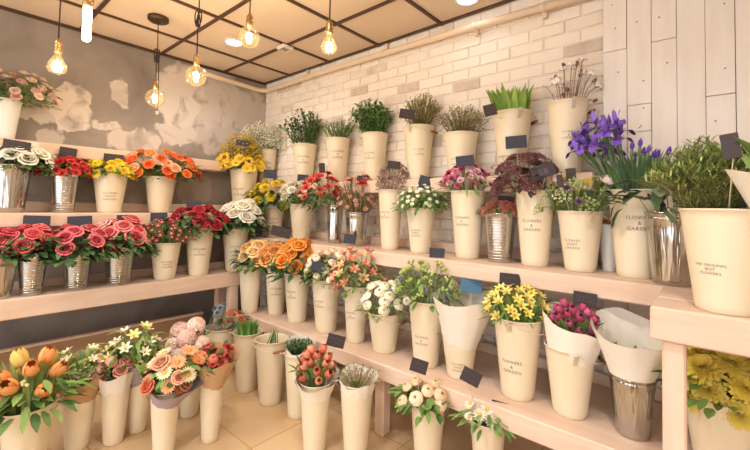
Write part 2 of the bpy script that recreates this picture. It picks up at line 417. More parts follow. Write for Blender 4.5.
def F_cluster(seed, c, c2=None, n=90, flat=.45, br='#7A6A58'):
    m = MB(); r = random.Random(seed)
    for i in range(n):
        t = math.sqrt((i+.5)/n); az = i*2.39996
        p = (t*math.cos(az), t*math.sin(az), flat*(1-t*t)+r.uniform(-.05, .08))
        m.blob(p, r.uniform(.085, .14), 0 if not c2 or r.random() < .65 else 1)
    for i in range(9): m.tube([(0, 0, -.75), (.6*math.cos(i*.7)*r.random(), .6*math.sin(i*.7)*r.random(), .15)], .025, 3, 2)
    return m, [c, c2 or c, br]
def F_umbel(seed, c, c2='#B5C48A'):
    m = MB(); r = random.Random(seed)
    for i in range(17):
        t = math.sqrt((i+.5)/17); az = i*2.39996; p = Vector((t*math.cos(az), t*math.sin(az), .25*(1-t*t)))
        m.tube([(0, 0, -.7), p], .018, 3, 1)
        for k in range(9): m.blob(p+Vector((r.uniform(-.15, .15), r.uniform(-.15, .15), r.uniform(-.02, .08))), .065, 0 if r.random() < .7 else 1)
    return m, [c, c2]
def F_cotton(seed, c='#F2EDE6'):
    m = MB(); r = random.Random(seed)
    for i in range(4):
        az = i*PI/2+.3; m.ball((.38*math.cos(az), .38*math.sin(az), .25), .48, 0, 8, 6)
    for i in range(5): petal_flat(m, i*1.257, .95, .42, 1.3, .75, -.25, .1, 1, 4, 2, .3, .2)
    return m, [c, '#7A5445']
def F_pod(seed, c='#8A5E4C'):
    m = MB()
    for i in range(5): petal_rev(m, i*1.257, [(.08, -.5), (.42, -.2), (.5, .2), (.34, .6), (.1, .95)], .75, [.8, 1, 1, .8, .2])
    for i in range(4): petal_flat(m, i*1.57, .7, .3, 1.7, 2.1, -.4, .1, 1, 3)
    return m, [c, '#6A4A3C']
def F_bud(seed, c, c2='#7D9A4C'):
    m = MB(); r = random.Random(seed)
    for k in range(5):
        p = (r.uniform(-.55, .55), r.uniform(-.55, .55), r.uniform(-.2, .5)); m.ball(p, .27, 0, 7, 5, 1.35)
        m.tube([(0, 0, -.9), p], .035, 3, 1)
    return m, [c, c2]
def F_hydrangea(seed, c, c2):
    m = MB(); r = random.Random(seed)
    for i in range(46):
        t = (i+.5)/46; pol = t*1.7; az = i*2.39996
        R = Matrix.Rotation(az, 4, 'Z') @ Matrix.Rotation(pol, 4, 'Y')
        for k in range(4):
            q = MB(); petal_flat(q, k*PI/2, .26, .25, 1.35, 1.6, .85, .01, 0, 2, 2, .1, .7)
            m.add([R @ Vector(v) for v in q.v], q.f, 0 if r.random() < .6 else 1)
    return m, [c, c2]
KINDS = dict(rose=F_rose, ranunculus=F_ranunculus, carnation=F_carnation, pompon=F_pompon, daisy=F_daisy, tulip=F_tulip, iris=F_iris, irisbud=F_irisbud,
             lily=F_lily, cluster=F_cluster, umbel=F_umbel, cotton=F_cotton, pod=F_pod, bud=F_bud, hydrangea=F_hydrangea)
PARTNAME = dict(rose='rose', ranunculus='ranunculus_head', carnation='carnation_head', pompon='chrysanthemum_head', daisy='daisy_head', tulip='tulip_head', iris='iris_head', irisbud='iris_bud',
                lily='blossom', cluster='flower_cluster', umbel='umbel', cotton='cotton_boll', pod='seed_pod', bud='bud_cluster', hydrangea='hydrangea_head')
_fm = {}
def head_mesh(kind, args, var):
    k = (kind, tuple(args), var)
    if k not in _fm:
        m, cs = KINDS[kind](var*17+3, *args)
        _fm[k] = m.mesh(PARTNAME[kind], [M(c) for c in cs])
    return _fm[k]
# ------------------------------------------------------------------ bouquets
CAM = Vector((3.7235, -2.43, 1.35))
def orient(d):
    return Vector(d).to_track_quat('Z', 'Y').to_matrix().to_4x4()
def leaf(m, p, d, up, L, W, bend, mi, ns=3):
    d = Vector(d).normalized(); s = d.cross(up)
    s = s.normalized() if s.length > 1e-4 else d.orthogonal().normalized()
    n = s.cross(d).normalized(); P = []
    q = Vector(p); dd = d.copy()
    for i in range(ns+1):
        v = i/ns; w = W*(math.sin(PI*(.08+.9*v))**.75)*.5
        P.append([q - s*w + n*w*.25, q, q + s*w + n*w*.25])
        dd = (dd - n*bend/ns).normalized(); q = q + dd*L/ns
    m.grid(P, mi)
def clampw(p, s, b):
    return Vector((max(p.x, b[0]+s), min(p.y, b[1]-s), p.z))
def bouquet(key, name, label, cat, group, flowers, leaves=(), paper=None, stemcol='#7A9450', rough_dome=.8, upright=False):
    X, Y, Z0, HH, R, fin, sx, h, off = BT[key]; sx *= 1.1; h *= 1.04
    r = random.Random(hash(key) % 1000 if False else sum(ord(c)*(i+3) for i, c in enumerate(key)))
    base = Vector((X, Y, Z0+.012))
    t = empty(name, base, label, cat, group)
    rim = Vector((X, Y, Z0+HH))
    fv = Vector((X-CAM.x, Y-CAM.y, 0)).normalized(); rv = Vector((fv.y, -fv.x, 0))
    bx = (.012, -.012 if X < 3.29 else -.05)
    room = min(X-bx[0], bx[1]-Y) + R*.3
    sy = max(min(sx*rough_dome, room, .2), R*.8)
    c2 = rim + rv*off
    def loc(v): return v - base
    st = MB(); nst = 0
    Rb = R*.62
    def stem(to, rad=.0022, n=4):
        a = r.uniform(0, 6.28); q = math.sqrt(r.random())
        p0 = Vector((X+Rb*.6*q*math.cos(a), Y+Rb*.6*q*math.sin(a), Z0+.03+.2*HH))
        dv = Vector((to.x-X, to.y-Y, 0)); k = dv.length
        dr = dv/k if k > 1e-5 else Vector((0, 0, 0))
        pr = rim + dr*min(k*.55, R*.8); pr.z -= .01
        mid = pr.lerp(to, .5) + Vector((0, 0, .02*min(1, k/.1)))
        st.tube([loc(p0), loc(pr), loc(mid), loc(to)], rad, n, 0, False)
    fol = MB()
    cols = []
    def ci(c):
        if c not in cols: cols.append(c)
        return cols.index(c)
    ico = 0
    for spec in flowers:
        kind, args_list, n, size, zlo, zhi = spec[:6]
        opt = spec[6] if len(spec) > 6 else {}
        if kind == 'dots':       # clouds of tiny blossoms nobody could count
            d = MB(); cs = list(args_list)
            for i in range(n):
                a = r.uniform(0, 6.28); cz = r.uniform(zlo, zhi); ss = math.sqrt(max(0, 1-cz*cz*.9)); f = r.uniform(.5, 1)**.5
                p = c2 + rv*(math.cos(a)*ss*sx*f) + fv*(math.sin(a)*ss*sy*f) + Vector((0, 0, h*cz*f))
                p = clampw(p, size, bx); d.blob(loc(p), size*r.uniform(.6, 1.2), r.randrange(len(cs)), .8)
                if i % 12 == 0: stem(p, .001, 3)
            o = d.build('tiny_blossoms', [M(c) for c in cs], t); o['kind'] = 'stuff'
            continue
        side = opt.get('side', None); lr = opt.get('lr', None)
        for i in range(n):
            u = (i+.5)/n; cz = zlo + (zhi-zlo)*(1-u)
            az = (i+ico)*2.39996 + r.uniform(-.25, .25)
            ss = math.sqrt(max(0, 1-cz*cz*.92))
            ax, ay = math.cos(az)*ss, math.sin(az)*ss
            if side == 'front' and ay > 0: ay = -ay
            if lr: ax = lr[0] + (lr[1]-lr[0])*(r.random() if not opt.get('even') else (i+.5)/n)
            k = r.uniform(.93, 1.05)
            if upright:
                p = c2 + rv*(ax*max(sx-size*.6, .02)*k) + fv*(ay*max(sy-size*.6, .02)*k) + Vector((0, 0, max(.02, h*(.62+.38*cz)*k - size*.5)))
            else:
                p = c2 + rv*(ax*max(sx-size*.7, .02)*k) + fv*(ay*max(sy-size*.7, .02)*k) + Vector((0, 0, max(cz*h*k - size*.75, -.02)))
            if paper and p.z < rim.z + paper[2] + .02:
                hv = Vector((p.x-X, p.y-Y, 0)); hd = hv.length; v = min(1, max(0, (p.z-rim.z+paper[4])/(paper[2]+paper[4])))
                lim = max(.02, (R*.8+(paper[1]-R*.8)*v)*.92 - size)
                if hd > lim: p -= hv*(1-lim/hd)
            p = clampw(p, size*.9, bx)
            d = (rv*ax*.8 + fv*(ay*.8-.25) + Vector((0, 0, .35+.6*cz))).normalized()
            if upright: d = (d*.45 + Vector((0, 0, 1))).normalized()
            if opt.get('face'): d = (-fv*.9 + Vector((0, 0, .35)) + rv*ax*.5).normalized()
            a_ = args_list[r.randrange(len(args_list))]
            me = head_mesh(kind, a_, r.randrange(3))
            o = bpy.data.objects.new(PARTNAME[kind], me); COL.objects.link(o); o.parent = t
            o.matrix_local = Matrix.Translation(loc(p)) @ orient(d) @ Matrix.Rotation(r.uniform(0, 6.28), 4, 'Z') @ Matrix.Scale(size*r.uniform(.88, 1.12), 4)
            stem(p - d*size*.1, opt.get('stem', .0024))
        ico += n
    for spec in leaves:
        kind, col, n, L, W = spec[:5]; opt = spec[5] if len(spec) > 5 else {}
        cc = [ci(c) for c in (col if isinstance(col, (list, tuple)) else [col])]
        up = Vector((0, 0, 1))
        if kind == 'oval':
            zmin, zmax = opt.get('z', (-.12, .8))
            for i in range(int(n*1.35)):
                a = r.uniform(0, 6.28); cz = r.uniform(zmin, zmax); ss = math.sqrt(max(0, 1-cz*cz)); f = r.uniform(.4, 1.0)
                p = c2 + rv*(math.cos(a)*ss*sx*f) + fv*(math.sin(a)*ss*sy*f) + Vector((0, 0, h*cz*f))
                p = clampw(p, L*.35, bx)
                d = rv*math.cos(a) + fv*math.sin(a) + up*r.uniform(-.45, .75)
                if p.x < L*1.1: d.x = abs(d.x)*.3
                if p.y > bx[1]-L*1.1: d.y = -abs(d.y)*.3
                hv = Vector((p.x-X, p.y-Y, 0)); hd = hv.length
                if paper:
                    v = min(1, max(0, (p.z-rim.z+paper[4])/(paper[2]+paper[4]))); lim = (R*.8+(paper[1]-R*.8)*v)*.7
                    if p.z < rim.z + .01: continue
                    if p.z < rim.z+paper[2]+.02 and hd > lim: p -= hv*(1-lim/hd)
                    if p.z < rim.z+paper[2]+.03: d = d*.25 + up
                elif p.z < rim.z + .012:
                    if hd < R*.6: continue
                    if hd < R+.012: p += hv.normalized()*(R+.014-hd); p.z = max(p.z, rim.z-.03)
                    d = d*.6 + hv.normalized()*.7
                leaf(fol, loc(p), d, up, L*r.uniform(.75, 1.2), W*r.uniform(.8, 1.15), r.uniform(.2, 1.0), r.choice(cc))
        elif kind == 'sprig':    # twigs with many leaflets
            nl = opt.get('nl', 22); bend = opt.get('bend', .25)
            for i in range(n):
                a = i*2.39996; q = math.sqrt((i+.5)/n)*1.0
                top = c2 + rv*(math.cos(a)*sx*q*1.1) + fv*(math.sin(a)*sy*q) + up*(h*(1-.5*q*q)*r.uniform(.72, 1.0))
                top = clampw(top, L, bx)
                p0 = rim + (top-rim)*.0 + Vector(((top.x-X)*.35, (top.y-Y)*.35, -.03))
                mid = p0.lerp(top, .55) + Vector((0, 0, h*.1))
                stem(p0, .0018, 3); fol.tube([loc(p0), loc(mid), loc(top)], [.0018, .0014, .0006], 3, ci(stemcol) if opt.get('green', 1) else ci('#8A6E50'), False)
                for k in range(nl):
                    v = opt.get('v0', .15) + (1-opt.get('v0', .15))*k/nl
                    p = p0.lerp(mid, v/.55) if v < .55 else mid.lerp(top, (v-.55)/.45)
                    b = r.uniform(0, 6.28); ax = (top-p0).normalized(); o1 = ax.orthogonal().normalized(); o2 = ax.cross(o1)
                    d = (o1*math.cos(b)+o2*math.sin(b))*opt.get('spread', .8) + ax*opt.get('along', .6)
                    p = clampw(p, L*.8, bx)
                    leaf(fol, loc(p), d, up, L*r.uniform(.7, 1.15), W, bend, r.choice(cc), opt.get('ns', 2))
        elif kind == 'blade':    # long upright strap leaves
            for i in range(n):
                a = i*2.39996; q = math.sqrt((i+.5)/n)
                e = opt.get('lean', .9); lr = opt.get('lr', (-1, 1))
                ax = lr[0] + (lr[1]-lr[0])*(math.cos(a)*q*.5+.5)
                p0 = rim + rv*(ax*R*.7) + fv*(math.sin(a)*q*R*.7) + up*(-.08)
                top = c2 + rv*(ax*sx*e) + fv*(math.sin(a)*q*sy*.8*e) + up*L*r.uniform(.75, 1.02)
                top = clampw(top, W, bx)
                dv = top-p0; s = (rv*math.cos(r.uniform(-.7, .7)) + fv*math.sin(r.uniform(-.9, .9))).normalized(); P = []
                for k in range(6):
                    v = k/5; w = W*.5*min(1, (1.02-v)*2.2)*(.75+.25*math.sin(PI*v)); c = p0+dv*v+Vector((0, 0, 0)) + (rv*math.cos(a)+fv*math.sin(a))*(.02*math.sin(PI*v)*-1)
                    nn = s.cross(dv.normalized())
                    P.append([loc(c-s*w+nn*w*.35), loc(c), loc(c+s*w+nn*w*.35)])
                fol.grid(P, r.choice(cc))
    if fol.v: fol.build('foliage', [M(c) for c in cols], t)
    if st.v: st.build('stems', M(stemcol), t)
    if paper:
        pm, r1, hp, slant, z0 = paper[:5]      # material, top radius, top height above rim, front dip, bottom below rim
        m = MB(); P = []; n = 40
        for k in range(9):
            v = k/8; row = []
            for j in range(n+1):
                an = 2*PI*j/n; dirv = rv*math.cos(an) + fv*math.sin(an)
                rr = R*.8 + (r1-R*.8)*v**1.15; rr *= 1 + .05*v*math.sin(an*5+1.3) + .03*v*math.sin(an*11)
                zz = -z0 + (hp+z0)*v + v*v*(-slant*(math.sin(an)) + opt_l(paper)*math.cos(an) + .012*math.sin(an*4))
                q = rim + Vector((dirv.x*rr, dirv.y*rr, zz)) + rv*off*v
                row.append(loc(clampw(q, .004, bx)))
            P.append(row)
        m.grid(P, 0); o = m.build('paper_wrap', MT[pm], t)
    return t
def opt_l(p): return p[5] if len(p) > 5 else 0
# ------------------------------------------------------------------ buckets
_txt = {}
def text_verts(body, size):
    k = (body, size)
    if k not in _txt:
        cu = bpy.data.curves.new('lettering', 'FONT'); cu.body = body; cu.size = size; cu.align_x = 'CENTER'; cu.align_y = 'CENTER'; cu.space_line = 1.12; cu.space_character = 1.12
        cu.resolution_u = 3
        o = bpy.data.objects.new('lettering', cu); COL.objects.link(o)
        bpy.context.view_layer.update()
        me = bpy.data.meshes.new_from_object(o.evaluated_get(bpy.context.evaluated_depsgraph_get()))
        _txt[k] = ([tuple(v.co) for v in me.vertices], [tuple(p.vertices) for p in me.polygons])
        bpy.data.objects.remove(o); bpy.data.curves.remove(cu); bpy.data.meshes.remove(me)
    return _txt[k]
def bucket(key, label, text=None, u=0.0, zf=.5, tsize=1.0, grip=None, droop=-.35):
    X, Y, Z0, HH, R, fin, *_ = BT[key]
    nm = dict(cream='flower_bucket', white='flower_bucket', silver='metal_flower_bucket', ribbed='ribbed_metal_bucket')[fin]
    grp = dict(cream='cream enamel flower buckets', white='white flower buckets', silver='shiny metal flower buckets', ribbed='ribbed metal flower buckets')[fin]
    t = empty(nm, (X, Y, Z0), label, 'bucket', grp)
    k = .66 if fin in ('cream', 'white') else .72
    def rad(z): return R*(k + (1-k)*(z/HH)**1.0)
    pr = [(.001, .0), (R*k-.004, 0), (R*k, .004)]
    if fin == 'ribbed':
        n = 15
        for i in range(n*4+1):
            z = .02 + (HH-.045)*i/(n*4); pr.append((rad(z)+.0036*math.sin(2*PI*i/4)-.0036, z))
    elif fin == 'silver':
        for i in range(1, 9):
            z = HH*i/9; pr.append((rad(z), z))
            if i == 8: pr += [(rad(z)+.002, z+.003), (rad(z)+.002, z+.008), (rad(z), z+.011)]
    else:
        for i in range(1, 12): z = HH*i/12; pr.append((rad(z), z))
    pr += [(R, HH-.008), (R+.003, HH-.006), (R+.004, HH-.002), (R+.002, HH), (R-.001, HH-.001), (R-.003, HH-.006)]
    for i in range(1, 5): z = (HH-.008)*(1-i/4)+.01*(i/4)+.0; pr.append((rad(max(z, .01))-.003, max(z, .008)))
    pr.append((.001, .008))
    m = MB(); m.lathe(pr, 40); m.build('body', MT[fin], t)
    # orientation: ears square to the grip direction
    fv = Vector((X-CAM.x, Y-CAM.y, 0)).normalized(); rv = Vector((fv.y, -fv.x, 0))
    ga = grip if grip is not None else PI/2      # angle from rv towards fv
    g = rv*math.cos(ga) + fv*math.sin(ga); e = Vector((0, 0, 1)).cross(g)
    mw = MT['wire'] if fin in ('cream', 'white') else MT[fin]
    if fin != 'silver':
        ez = HH - .055
        for s in (-1, 1):
            m = MB(); c = e*s
            a = c*(rad(ez)+.002) + Vector((0, 0, ez)); b = c*(R+.028) + Vector((0, 0, HH-.004)); d = c*(R+.003) + Vector((0, 0, HH-.004))
            w = g*.009
            m.add([a-w, a+w, b+w, b-w], [(0, 1, 2, 3)]); m.add([d-w, d+w, b+w+Vector((0,0,.002)), b-w+Vector((0,0,.002))], [(0, 1, 2, 3)])
            m.tube([b-w*1.2, b+w*1.2], .0035, 6)
            m.build('ear', mw, t)
        Rb = R + .028; m = MB(); pts = []
        droop_ = droop
        for i in range(17):
            an = PI*i/16; out = math.sin(an)
            p = e*(Rb*math.cos(an)) + g*(out*Rb*math.cos(droop_)*1.02) + Vector((0, 0, HH-.006 + out*Rb*math.sin(droop_)))
            pts.append(p)
        q = [Vector((p.x+X, p.y+Y, p.z)) for p in pts]
        if max(v.y for v in q) > -.004 or min(v.x for v in q) < .004:      # hang close to a wall: fold the bail down
            pts = [p if True else p for p in pts]
            for p in pts:
                p.y = min(p.y, -.008-Y); p.x = max(p.x, .008-X)
        m.tube(pts, .0022, 5); hb = m.build('bail', MT['wire'] if fin != 'ribbed' else MT['ribbed'], t)
        if fin in ('cream', 'white'):
            m = MB(); a, b, c = pts[7], pts[8], pts[9]; d = (c-a).normalized()
            m.tube([b-d*.042, b-d*.036, b, b+d*.036, b+d*.042], [.005, .0085, .0095, .0085, .005], 8); m.build('grip', MT['grip'], hb)
    if text:
        vs, fs = text_verts(text, 1.0)
        wmax = max(abs(v[0]) for v in vs); zc = HH*zf; s = R*.52*tsize/wmax
        th0 = math.atan2(-fv.y, -fv.x) + math.asin(max(-.95, min(.95, u)))   # +u is image right
        out = []
        for x, y, _ in vs:
            z = zc + y*s; rr = rad(z)+.0008; th = th0 + x*s/rr
            out.append((rr*math.cos(th), rr*math.sin(th), z))
        m = MB(); m.add(out, fs, 0, False); m.build('lettering', MT['ink'], t)
    return t
# ------------------------------------------------------------------ price cards
def price_card(key, target, label, mt='card', digits=None, yaw=0):
    X, Y, Z, w, h, tilt = TAGS[key]
    p = Vector((X, Y, Z)); B = BT[target]
    rim = Vector((B[0], B[1], B[2]+B[3]))
    foot = rim + (Vector((X, Y, rim.z))-rim)*min(1, B[4]*.6/max(.001, (Vector((X, Y, 0))-Vector((rim.x, rim.y, 0))).length)); foot.z = rim.z - .05
    t = empty('price_card', foot, label, 'price tag', 'slate price cards on sticks')
    fv = Vector((X-CAM.x, Y-CAM.y, 0)).normalized()
    rz = math.atan2(fv.y, fv.x) - PI/2 + yaw
    A = Matrix.Translation(p-foot) @ Matrix.Rotation(rz, 4, 'Z') @ Matrix.Rotation(-.12, 4, 'X') @ Matrix.Rotation(-math.radians(tilt), 4, 'Y')
    m = MB(); m.box(-w/2, -.0015, -h/2, w/2, .0015, h/2, bev=.0007, M=A); c = m.build('card', MT[mt], t)
    m = MB(); r = random.Random(key)
    if digits:
        vs, fs = text_verts(digits, 1.0); wm = max(abs(v[0]) for v in vs); s = w*.2/wm
        m.add([A @ Vector((x*s, -.0022, y*s-h*.08)) for x, y, _ in vs], fs, 0, False)
    else:
        for ln in range(2):
            pts = []; n = 9
            for i in range(n): pts.append(A @ Vector((w*(-.32+.6*i/(n-1)), -.002, h*(.16-.34*ln)+h*.08*r.uniform(-1, 1))))
            m.tube(pts, .0007, 4)
    m.build('chalk_writing', MT['chalk'], c)
    bot = A @ Vector((0, .002, -h*.45)); top = A @ Vector((0, .0028, h*.3))
    m = MB(); m.tube([(0, 0, 0), bot, top], .0016, 5); m.build('stick', MT['stick'], t)
    return t
# ------------------------------------------------------------------ the room
def wall_plaster():
    m = mat('plaster', '#9A857A', .85); nt = m.node_tree; b = nt.nodes['Principled BSDF']; L = nt.links
    tc = nt.nodes.new('ShaderNodeTexCoord')
    def noise(s, d, dist=0):
        n = nt.nodes.new('ShaderNodeTexNoise'); n.inputs['Scale'].default_value = s; n.inputs['Detail'].default_value = d; n.inputs['Distortion'].default_value = dist
        L.new(tc.outputs['Object'], n.inputs['Vector']); return n
    def math_(op, a, c=None, cl=False):
        n = nt.nodes.new('ShaderNodeMath'); n.operation = op; n.use_clamp = cl
        for i, x in enumerate((a, c)):
            if x is None: continue
            if isinstance(x, (int, float)): n.inputs[i].default_value = x
            else: L.new(x, n.inputs[i])
        return n.outputs[0]
    wob = noise(7, 4)
    ws = nt.nodes.new('ShaderNodeVectorMath'); ws.operation = 'SUBTRACT'; L.new(wob.outputs['Color'], ws.inputs[0]); ws.inputs[1].default_value = (.5, .5, .5)
    sc_ = nt.nodes.new('ShaderNodeVectorMath'); sc_.operation = 'SCALE'; L.new(ws.outputs[0], sc_.inputs[0]); sc_.inputs['Scale'].default_value = .22
    pv = nt.nodes.new('ShaderNodeVectorMath'); pv.operation = 'ADD'; L.new(tc.outputs['Object'], pv.inputs[0]); L.new(sc_.outputs[0], pv.inputs[1])
    # pale patches where the top coat is left: (y, z, radius y, radius z, strength)
    P = [(-1.74,2.09,.14,.17,1),(-1.73,1.97,.10,.10,1),(-1.95,2.02,.12,.09,.75),(-1.41,2.27,.08,.11,.8),(-1.51,1.99,.10,.05,.85),(-1.86,1.83,.09,.08,.6),
         (-1.28,1.88,.21,.11,.8),(-.90,2.36,.22,.30,.9),(-.55,2.40,.26,.33,.7),(-.91,2.0,.18,.13,.8),(-.55,2.02,.24,.17,.55),(-.2,2.25,.25,.36,.6),
         (-1.25,1.42,.2,.16,.25),(-.75,1.5,.16,.18,.25),(-1.9,1.45,.22,.15,.2)]
    tot = None
    for (y, z, ry, rz, st) in P:
        d = nt.nodes.new('ShaderNodeVectorMath'); d.operation = 'SUBTRACT'; L.new(pv.outputs[0], d.inputs[0]); d.inputs[1].default_value = (0, y, z)
        k = nt.nodes.new('ShaderNodeVectorMath'); k.operation = 'MULTIPLY'; L.new(d.outputs[0], k.inputs[0]); k.inputs[1].default_value = (0, 1/ry, 1/rz)
        ln = nt.nodes.new('ShaderNodeVectorMath'); ln.operation = 'LENGTH'; L.new(k.outputs[0], ln.inputs[0])
        r = nt.nodes.new('ShaderNodeMapRange'); r.interpolation_type = 'SMOOTHSTEP'
        r.inputs[1].default_value = .92; r.inputs[2].default_value = 1.08; r.inputs[3].default_value = st; r.inputs[4].default_value = 0
        L.new(ln.outputs['Value'], r.inputs[0])
        tot = r.outputs[0] if tot is None else math_('MAXIMUM', tot, r.outputs[0])
    fine = noise(5, 7, 1.2)
    fr = nt.nodes.new('ShaderNodeMapRange'); fr.inputs[1].default_value = .52; fr.inputs[2].default_value = .68; L.new(fine.outputs['Fac'], fr.inputs[0])
    streak = math_('MULTIPLY', fr.outputs[0], .75)
    tot = math_('MULTIPLY', tot, math_('SUBTRACT', 1, streak), True)
    cloud = noise(2.2, 6, .6)
    base = nt.nodes.new('ShaderNodeValToRGB'); base.color_ramp.elements[0].color = lin('#7A706B'); base.color_ramp.elements[1].color = lin('#A1978F')
    base.color_ramp.elements[0].position = .3; base.color_ramp.elements[1].position = .7; L.new(cloud.outputs['Fac'], base.inputs[0])
    mx = nt.nodes.new('ShaderNodeMix'); mx.data_type = 'RGBA'; L.new(tot, mx.inputs[0]); L.new(base.outputs[0], mx.inputs[6]); mx.inputs[7].default_value = lin('#D6CBC2')
    L.new(mx.outputs[2], b.inputs['Base Color'])
    bp = nt.nodes.new('ShaderNodeBump'); bp.inputs['Strength'].default_value = .35; bp.inputs['Distance'].default_value = .01
    L.new(math_('ADD', tot, fine.outputs['Fac']), bp.inputs['Height']); L.new(bp.outputs[0], b.inputs['Normal'])
    return m
H = 2.704
XR, YF = 5.4, -5.6
m = MB(); m.box(-.12, YF, 0, 0, .12, H+.1); struct(m.build('wall_left', wall_plaster()))
# brick wall: every brick modelled, in one mesh
def brick_mat():
    m = mat('white_painted_brick', '#EBD9C4', .8); nt = m.node_tree; b = nt.nodes['Principled BSDF']; L = nt.links
    at = nt.nodes.new('ShaderNodeAttribute'); at.attribute_name = 'brick_tint'
    tc = nt.nodes.new('ShaderNodeTexCoord')
    n = nt.nodes.new('ShaderNodeTexNoise'); n.inputs['Scale'].default_value = 9; n.inputs['Detail'].default_value = 6; L.new(tc.outputs['Object'], n.inputs['Vector'])
    ad = nt.nodes.new('ShaderNodeMath'); ad.operation = 'MULTIPLY_ADD'; L.new(n.outputs['Fac'], ad.inputs[0]); ad.inputs[1].default_value = .55; L.new(at.outputs['Fac'], ad.inputs[2])
    cr = nt.nodes.new('ShaderNodeValToRGB'); L.new(ad.outputs[0], cr.inputs[0])
    e = cr.color_ramp.elements; e[0].position = .2; e[0].color = lin('#F0E6DA'); e[1].position = 1.15 if False else 1.0; e[1].color = lin('#B9A594')
    x = e.new(.62); x.color = lin('#E9DCCE')
    L.new(cr.outputs[0], b.inputs['Base Color'])
    bp = nt.nodes.new('ShaderNodeBump'); bp.inputs['Strength'].default_value = .4; bp.inputs['Distance'].default_value = .006
    n2 = nt.nodes.new('ShaderNodeTexNoise'); n2.inputs['Scale'].default_value = 45; n2.inputs['Detail'].default_value = 4; L.new(tc.outputs['Object'], n2.inputs['Vector'])
    L.new(n2.outputs['Fac'], bp.inputs['Height']); L.new(bp.outputs[0], b.inputs['Normal'])
    return m
m = MB(); tints = []
m.box(-.12, .013, 0, XR, .12, H+.1); tints += [.3]*6  # mortar backing, tinted darker to strengthen the shadow lines between bricks
rb = random.Random(3)
nz = int(H/.075)+1
for i in range(nz):
    z0 = i*.075 + .004; z1 = min(z0+.068, H)
    x = -.12 if i % 2 else 0.0
    while x < 3.6:
        x0 = max(x+.004, .002); x1 = min(x+.201, 3.6)
        if x1 - x0 > .02 and z1 > z0+.01:
            dy = rb.uniform(0, .007); j = rb.uniform(-.002, .002)
            k = len(m.f)
            m.box(x0, dy, z0+j, x1, .03, z1+j, bev=.004)
            t = rb.random(); t = 0.0 if t < .7 else (rb.uniform(.1, .3) if t < .92 else rb.uniform(.4, .6))
            tints += [t]*(len(m.f)-k)
        x += .206
o = m.build('wall_back', brick_mat()); struct(o)
a = o.data.attributes.new('brick_tint', 'FLOAT', 'FACE'); a.data.foreach_set('value', tints)
# whitewashed plank cladding
m = MB(); rb = random.Random(5)
m.box(3.29, -.018, 0, XR, .012, H, 1)
xs = [3.292, 3.402, 3.507, 3.608, 3.714, 3.817, 3.92, 4.03, 4.14, 4.25, 4.36, 4.47, 4.58, 4.69, 4.8, 4.91, 5.02, 5.13, 5.24, 5.36]
joints = [[2.215, 1.1], [1.907, 1.766, .7], [2.217, .9], [.8], [1.902, .6], [2.4, 1.3]]
for i in range(len(xs)-1):
    zz = sorted([0] + (joints[i] if i < len(joints) else [rb.uniform(.6, 1.2), rb.uniform(1.6, 2.2)]) + [H])
    for z0, z1 in zip(zz, zz[1:]):
        g = rb.uniform(.0008, .0022)
        dy = rb.uniform(0, .003)
        m.box(xs[i]+g, -.042+dy, z0+.0015, xs[i+1]-g, -.018, z1-.0015, 0, bev=.0015)
        for zc in (z0+.12, z1-.12, (z0+z1)/2+rb.uniform(-.1, .1)):
            m.ball(((xs[i]+xs[i+1])/2+rb.uniform(-.02, .02), -.042+dy, zc), .0035, 2, 6, 4)
struct(m.build('wall_right', [MT['plank'], MT['gap'], MT['nail']]))
# side wall and floor out of frame close the shop; the street front behind the camera is open glass
m = MB(); m.box(XR, YF, 0, XR+.1, .12, H+.1); struct(m.build('wall_side', mat('side_plaster', '#E2D2C0', .8, var=.04, scale=2, bump=.1)))
def floor_mat():
    m = mat('tan_floor_tile', '#CDA678', .45); nt = m.node_tree; b = nt.nodes['Principled BSDF']; L = nt.links
    tc = nt.nodes.new('ShaderNodeTexCoord')
    br = nt.nodes.new('ShaderNodeTexBrick'); br.offset = 0; br.inputs['Scale'].default_value = 1; br.inputs['Brick Width'].default_value = .6; br.inputs['Row Height'].default_value = .6
    br.inputs['Mortar Size'].default_value = .004; br.inputs['Color1'].default_value = lin('#D2B48E'); br.inputs['Color2'].default_value = lin('#CCAD86'); br.inputs['Mortar'].default_value = lin('#B58E62')
    L.new(tc.outputs['Object'], br.inputs['Vector']); L.new(br.outputs[0], b.inputs['Base Color'])
    return m
m = MB(); m.box(-.12, YF, -.1, XR+.1, .12, 0); struct(m.build('floor', floor_mat()))
# suspended ceiling
m = MB(); m.box(-.12, YF, H, XR+.1, .12, H+.1); struct(m.build('ceiling', MT['ceil']))
gx = [.459+.6005*i for i in range(9)]; gy = [-.022] + [-.5-.6*i for i in range(9)]
m = MB()
for x in gx: m.box(x-.012, YF, H-.012, x+.012, -.0, H+.002)
for y in gy: m.box(0, y-.012, H-.0125, XR, y+.012, H+.002)
struct(m.build('trim_1', MT['tbar']))
m = MB(); m.box(.0, YF, H-.022, .022, -.02, H-.002); struct(m.build('trim_2', MT['tbar']))
